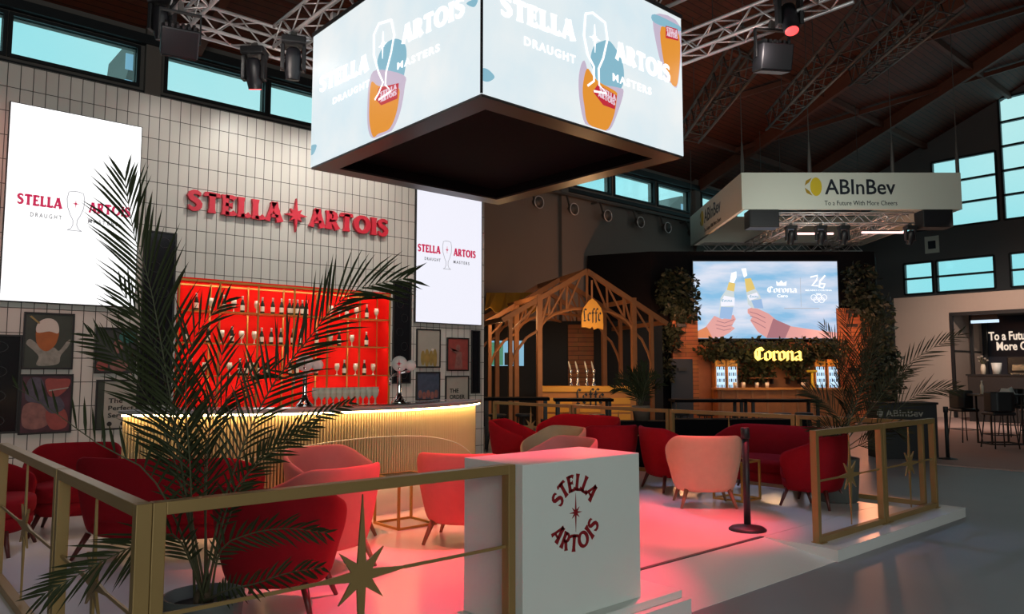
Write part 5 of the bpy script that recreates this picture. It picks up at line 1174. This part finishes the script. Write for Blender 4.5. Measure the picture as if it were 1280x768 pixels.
# second palm behind the right railing
p2 = thing('potted_palm', 'bushy palm in a round grey pot behind the right front railing', 'palm', (8.80, 4.25, PZ))
MB().lathe([(.21,0),(.23,.02),(.255,.46),(.26,.50),(.245,.50),(.24,.44)], 28).build('pot', 'pot_grey', p2, True); MB().lathe([(.24,.44),(.02,.455)], 24).build('soil', 'soil', p2, True)
MB().lathe([(.06,.44),(.07,.50),(.055,.58),(.02,.66)], 12).build('trunk', 'trunk', p2, True)
b2 = Vector((8.80, 4.25, .62))
for pts, dep in (([(1090,510),(1140,452),(1200,418)],[8.9,8.7,8.5]), ([(1100,530),(1150,492),(1198,486)],[8.9,8.8,8.7]), ([(1066,500),(1054,450),(1030,408)],[9,9.1,9.2]), ([(1070,480),(1066,425),(1052,388)],[9.2,9.4,9.5]),
                 ([(1080,480),(1094,425),(1106,395)],[8.8,8.7,8.6]), ([(1052,530),(1028,500),(1006,488)],[9,9.1,9.2]), ([(1055,550),(1036,535),(1016,540)],[8.8,8.6,8.5]), ([(1088,550),(1108,535),(1130,542)],[8.8,8.6,8.5]),
                 ([(1074,490),(1080,440),(1092,405)],[9,9,9]), ([(1084,515),(1108,480),(1136,462)],[9.1,9.3,9.4]), ([(1062,530),(1052,490),(1048,450)],[9.2,9.3,9.4])):
    frond(p2, [b2]+[at(px, py, d) for (px, py), d in zip(pts, dep)], 26, .30, rnd, start=.30, w=.0065, m='leaf_olive')
# small palm in the black partition box
sx_, sy_ = spot_xy(800, 12.9)
p3 = thing('potted_palm', 'small dark palm in a brown pot on the low black partition box', 'palm', (sx_, sy_, .7805))
MB().lathe([(.12,0),(.15,.22),(.155,.25),(.14,.25),(.135,.2)], 20).build('pot', 'pot_brown', p3, True); MB().lathe([(.135,.2),(.02,.21)], 16).build('soil', 'soil', p3, True)
b3 = Vector((sx_, sy_, .98))
for pts in ([(790,480),(772,472)], [(795,475),(785,462)], [(802,472),(804,455)], [(808,478),(820,468)], [(786,488),(768,486)], [(812,486),(828,482)], [(798,478),(792,466)]):
    frond(p3, [b3]+[at(px, py, 12.9+rnd.uniform(-.3,.3)) for px, py in pts], 14, .26, rnd, start=.2, w=.012)

# ================================================================== light
w = bpy.data.worlds.new('sky'); SC.world = w; w.use_nodes = True; nt = w.node_tree
bg = nt.nodes['Background']; bg.inputs[1].default_value = 1.0
tc = nt.nodes.new('ShaderNodeTexCoord'); nz = nt.nodes.new('ShaderNodeTexNoise'); rp = nt.nodes.new('ShaderNodeValToRGB')
nz.inputs['Scale'].default_value = 2.2; nz.inputs['Detail'].default_value = 4
nt.links.new(tc.outputs['Generated'], nz.inputs['Vector']); nt.links.new(nz.outputs['Fac'], rp.inputs[0]); nt.links.new(rp.outputs[0], bg.inputs[0])
rp.color_ramp.elements[0].position = .3; rp.color_ramp.elements[1].position = .7
rp.color_ramp.elements[0].color = (.30, .88, .98, 1); rp.color_ramp.elements[1].color = (.66, 1.0, 1.0, 1)
def area(n, loc, tgt, sx, sy, col, e, spread=PI):
    l = bpy.data.lights.new(n, 'AREA'); l.shape = 'RECTANGLE'; l.size = sx; l.size_y = sy; l.energy = e; l.color = col; l.spread = spread
    o = bpy.data.objects.new(n, l); C.objects.link(o); o.location = loc; o.rotation_euler = (Vector(tgt)-Vector(loc)).to_track_quat('-Z', 'Y').to_euler(); return o
def spot(n, loc, tgt, ang, col, e, blend=.5, r=.06):
    l = bpy.data.lights.new(n, 'SPOT'); l.spot_size = ang*PI/180; l.spot_blend = blend; l.energy = e; l.color = col; l.shadow_soft_size = r
    o = bpy.data.objects.new(n, l); C.objects.link(o); o.location = loc; o.rotation_euler = (Vector(tgt)-Vector(loc)).to_track_quat('-Z', 'Y').to_euler(); return o
def point(n, loc, col, e, r=.1):
    l = bpy.data.lights.new(n, 'POINT'); l.energy = e; l.color = col; l.shadow_soft_size = r; o = bpy.data.objects.new(n, l); C.objects.link(o); o.location = loc; return o
# daylight from the glazed hall front behind the camera
area('daylight_front', (-4, -11, 4.5), (6, 6, 0), 12, 4, (.90, 1, .95), 470, 2.2)
# warm wall washers on the far truss run
for x, e, c in ((3.5, 42, (1, .93, .84)), (4.6, 150, (1, .96, .88)), (5.9, 150, (1, .96, .88)), (7.2, 70, (1, .92, .82))):
    spot('wall_washer', (x, 9.4, 5.8), (x, 11, 3.7), 95, c, e, .9)
spot('left_washer', (1.2, 8.2, 5.8), (.9, 11, 2.2), 80, (1, .42, .34), 210, .9)
spot('right_washer', (8.2, 8.2, 5.8), (8.2, 11, 2.2), 70, (1, .80, .68), 110, .9)
# red and pink heads aimed at the floor
for x, y, tx, ty, ang, c, e in ((5.5, 4.0, 3.7, 4.4, 33, (1, .015, .08), 1900), (6.9, 3.9, 6.3, 4.75, 27, (1, .02, .06), 1600), (8.4, 6.0, 5.6, 5.6, 40, (1, .05, .07), 900), (3.0, 6.5, 3.6, 5.9, 36, (1, .16, .08), 900), (7.2, 8.8, 8.0, 8.6, 36, (1, .04, .04), 500),
                               (3.0, 9.3, 2.0, 6.6, 40, (.75, .7, 1), 160), (8.4, 8.5, 8.0, 4.7, 34, (.45, .55, 1), 380), (3.0, 4.5, 1.2, 5.8, 44, (.72, .68, 1), 90)):
    spot('stage_spot', (x, y, 5.7), (tx, ty, .1), ang, c, e, .6)
spot('stage_white', (6.3, 3.9, 5.7), (5.0, 4.0, .1), 70, (1, .95, .90), 150, .9)
spot('stage_white', (8.3, 4.6, 5.7), (8.0, 6.6, .3), 70, (1, .88, .8), 120, .9)
# warm fill points added near the rig to brighten the aluminium trusses
for x, y in ((2.2, 8.4), (3.6, 8.6), (8.0, 4.6), (9.3, 6.5)): point('rig_fill', (x, y, 5.4), (1, .85, .76), 10, .08)
# strips inside the red shelves
for z in (2.90, SZ[0]-.02, SZ[1]-.02, SZ[2]-.02):
    area('shelf_strip', (5.21, YW+.03, z), (5.21, YW+.36, z-.22), 3.3, .02, (1, .70, .55), 7.5)
# far stands
point('pavilion_glow', tuple(Vector((*spot_xy(735, 17.0), 2.7))), (1, .55, .25), 60, .2)
point('counter_glow', tuple(Vector((*spot_xy(728, 17.8), 1.7))), (1, .62, .3), 22, .2)
point('pavilion_glow', tuple(Vector((*spot_xy(628, 19.0), 2.9))), (1, .58, .26), 45, .2)
point('bar_glow', tuple(Vector((*spot_xy(962, 22.0), 2.3))), (1, .6, .3), 60, .2)
point('plank_glow', tuple(Vector((*spot_xy(845, 22.6), 3.2))), (1, .40, .18), 130, .2)
point('plank_glow', tuple(Vector((*spot_xy(1080, 22.6), 3.0))), (1, .36, .18), 130, .2)
spot('booth_lamp', (22, 6, 6.5), (28, 7, 1), 90, (1, .80, .68), 1600, .8)
area('banner_wash', tuple(Vector((*spot_xy(1040, 17.5), 5.0))), tuple(Vector((*spot_xy(1060, 21), 6.7))), 3, .5, (.95, 1, .9), 70)
SC.view_settings.view_transform = 'Standard'; SC.view_settings.look = 'None'; SC.view_settings.exposure = 0; SC.view_settings.gamma = 1; SC.view_settings.use_curve_mapping = False
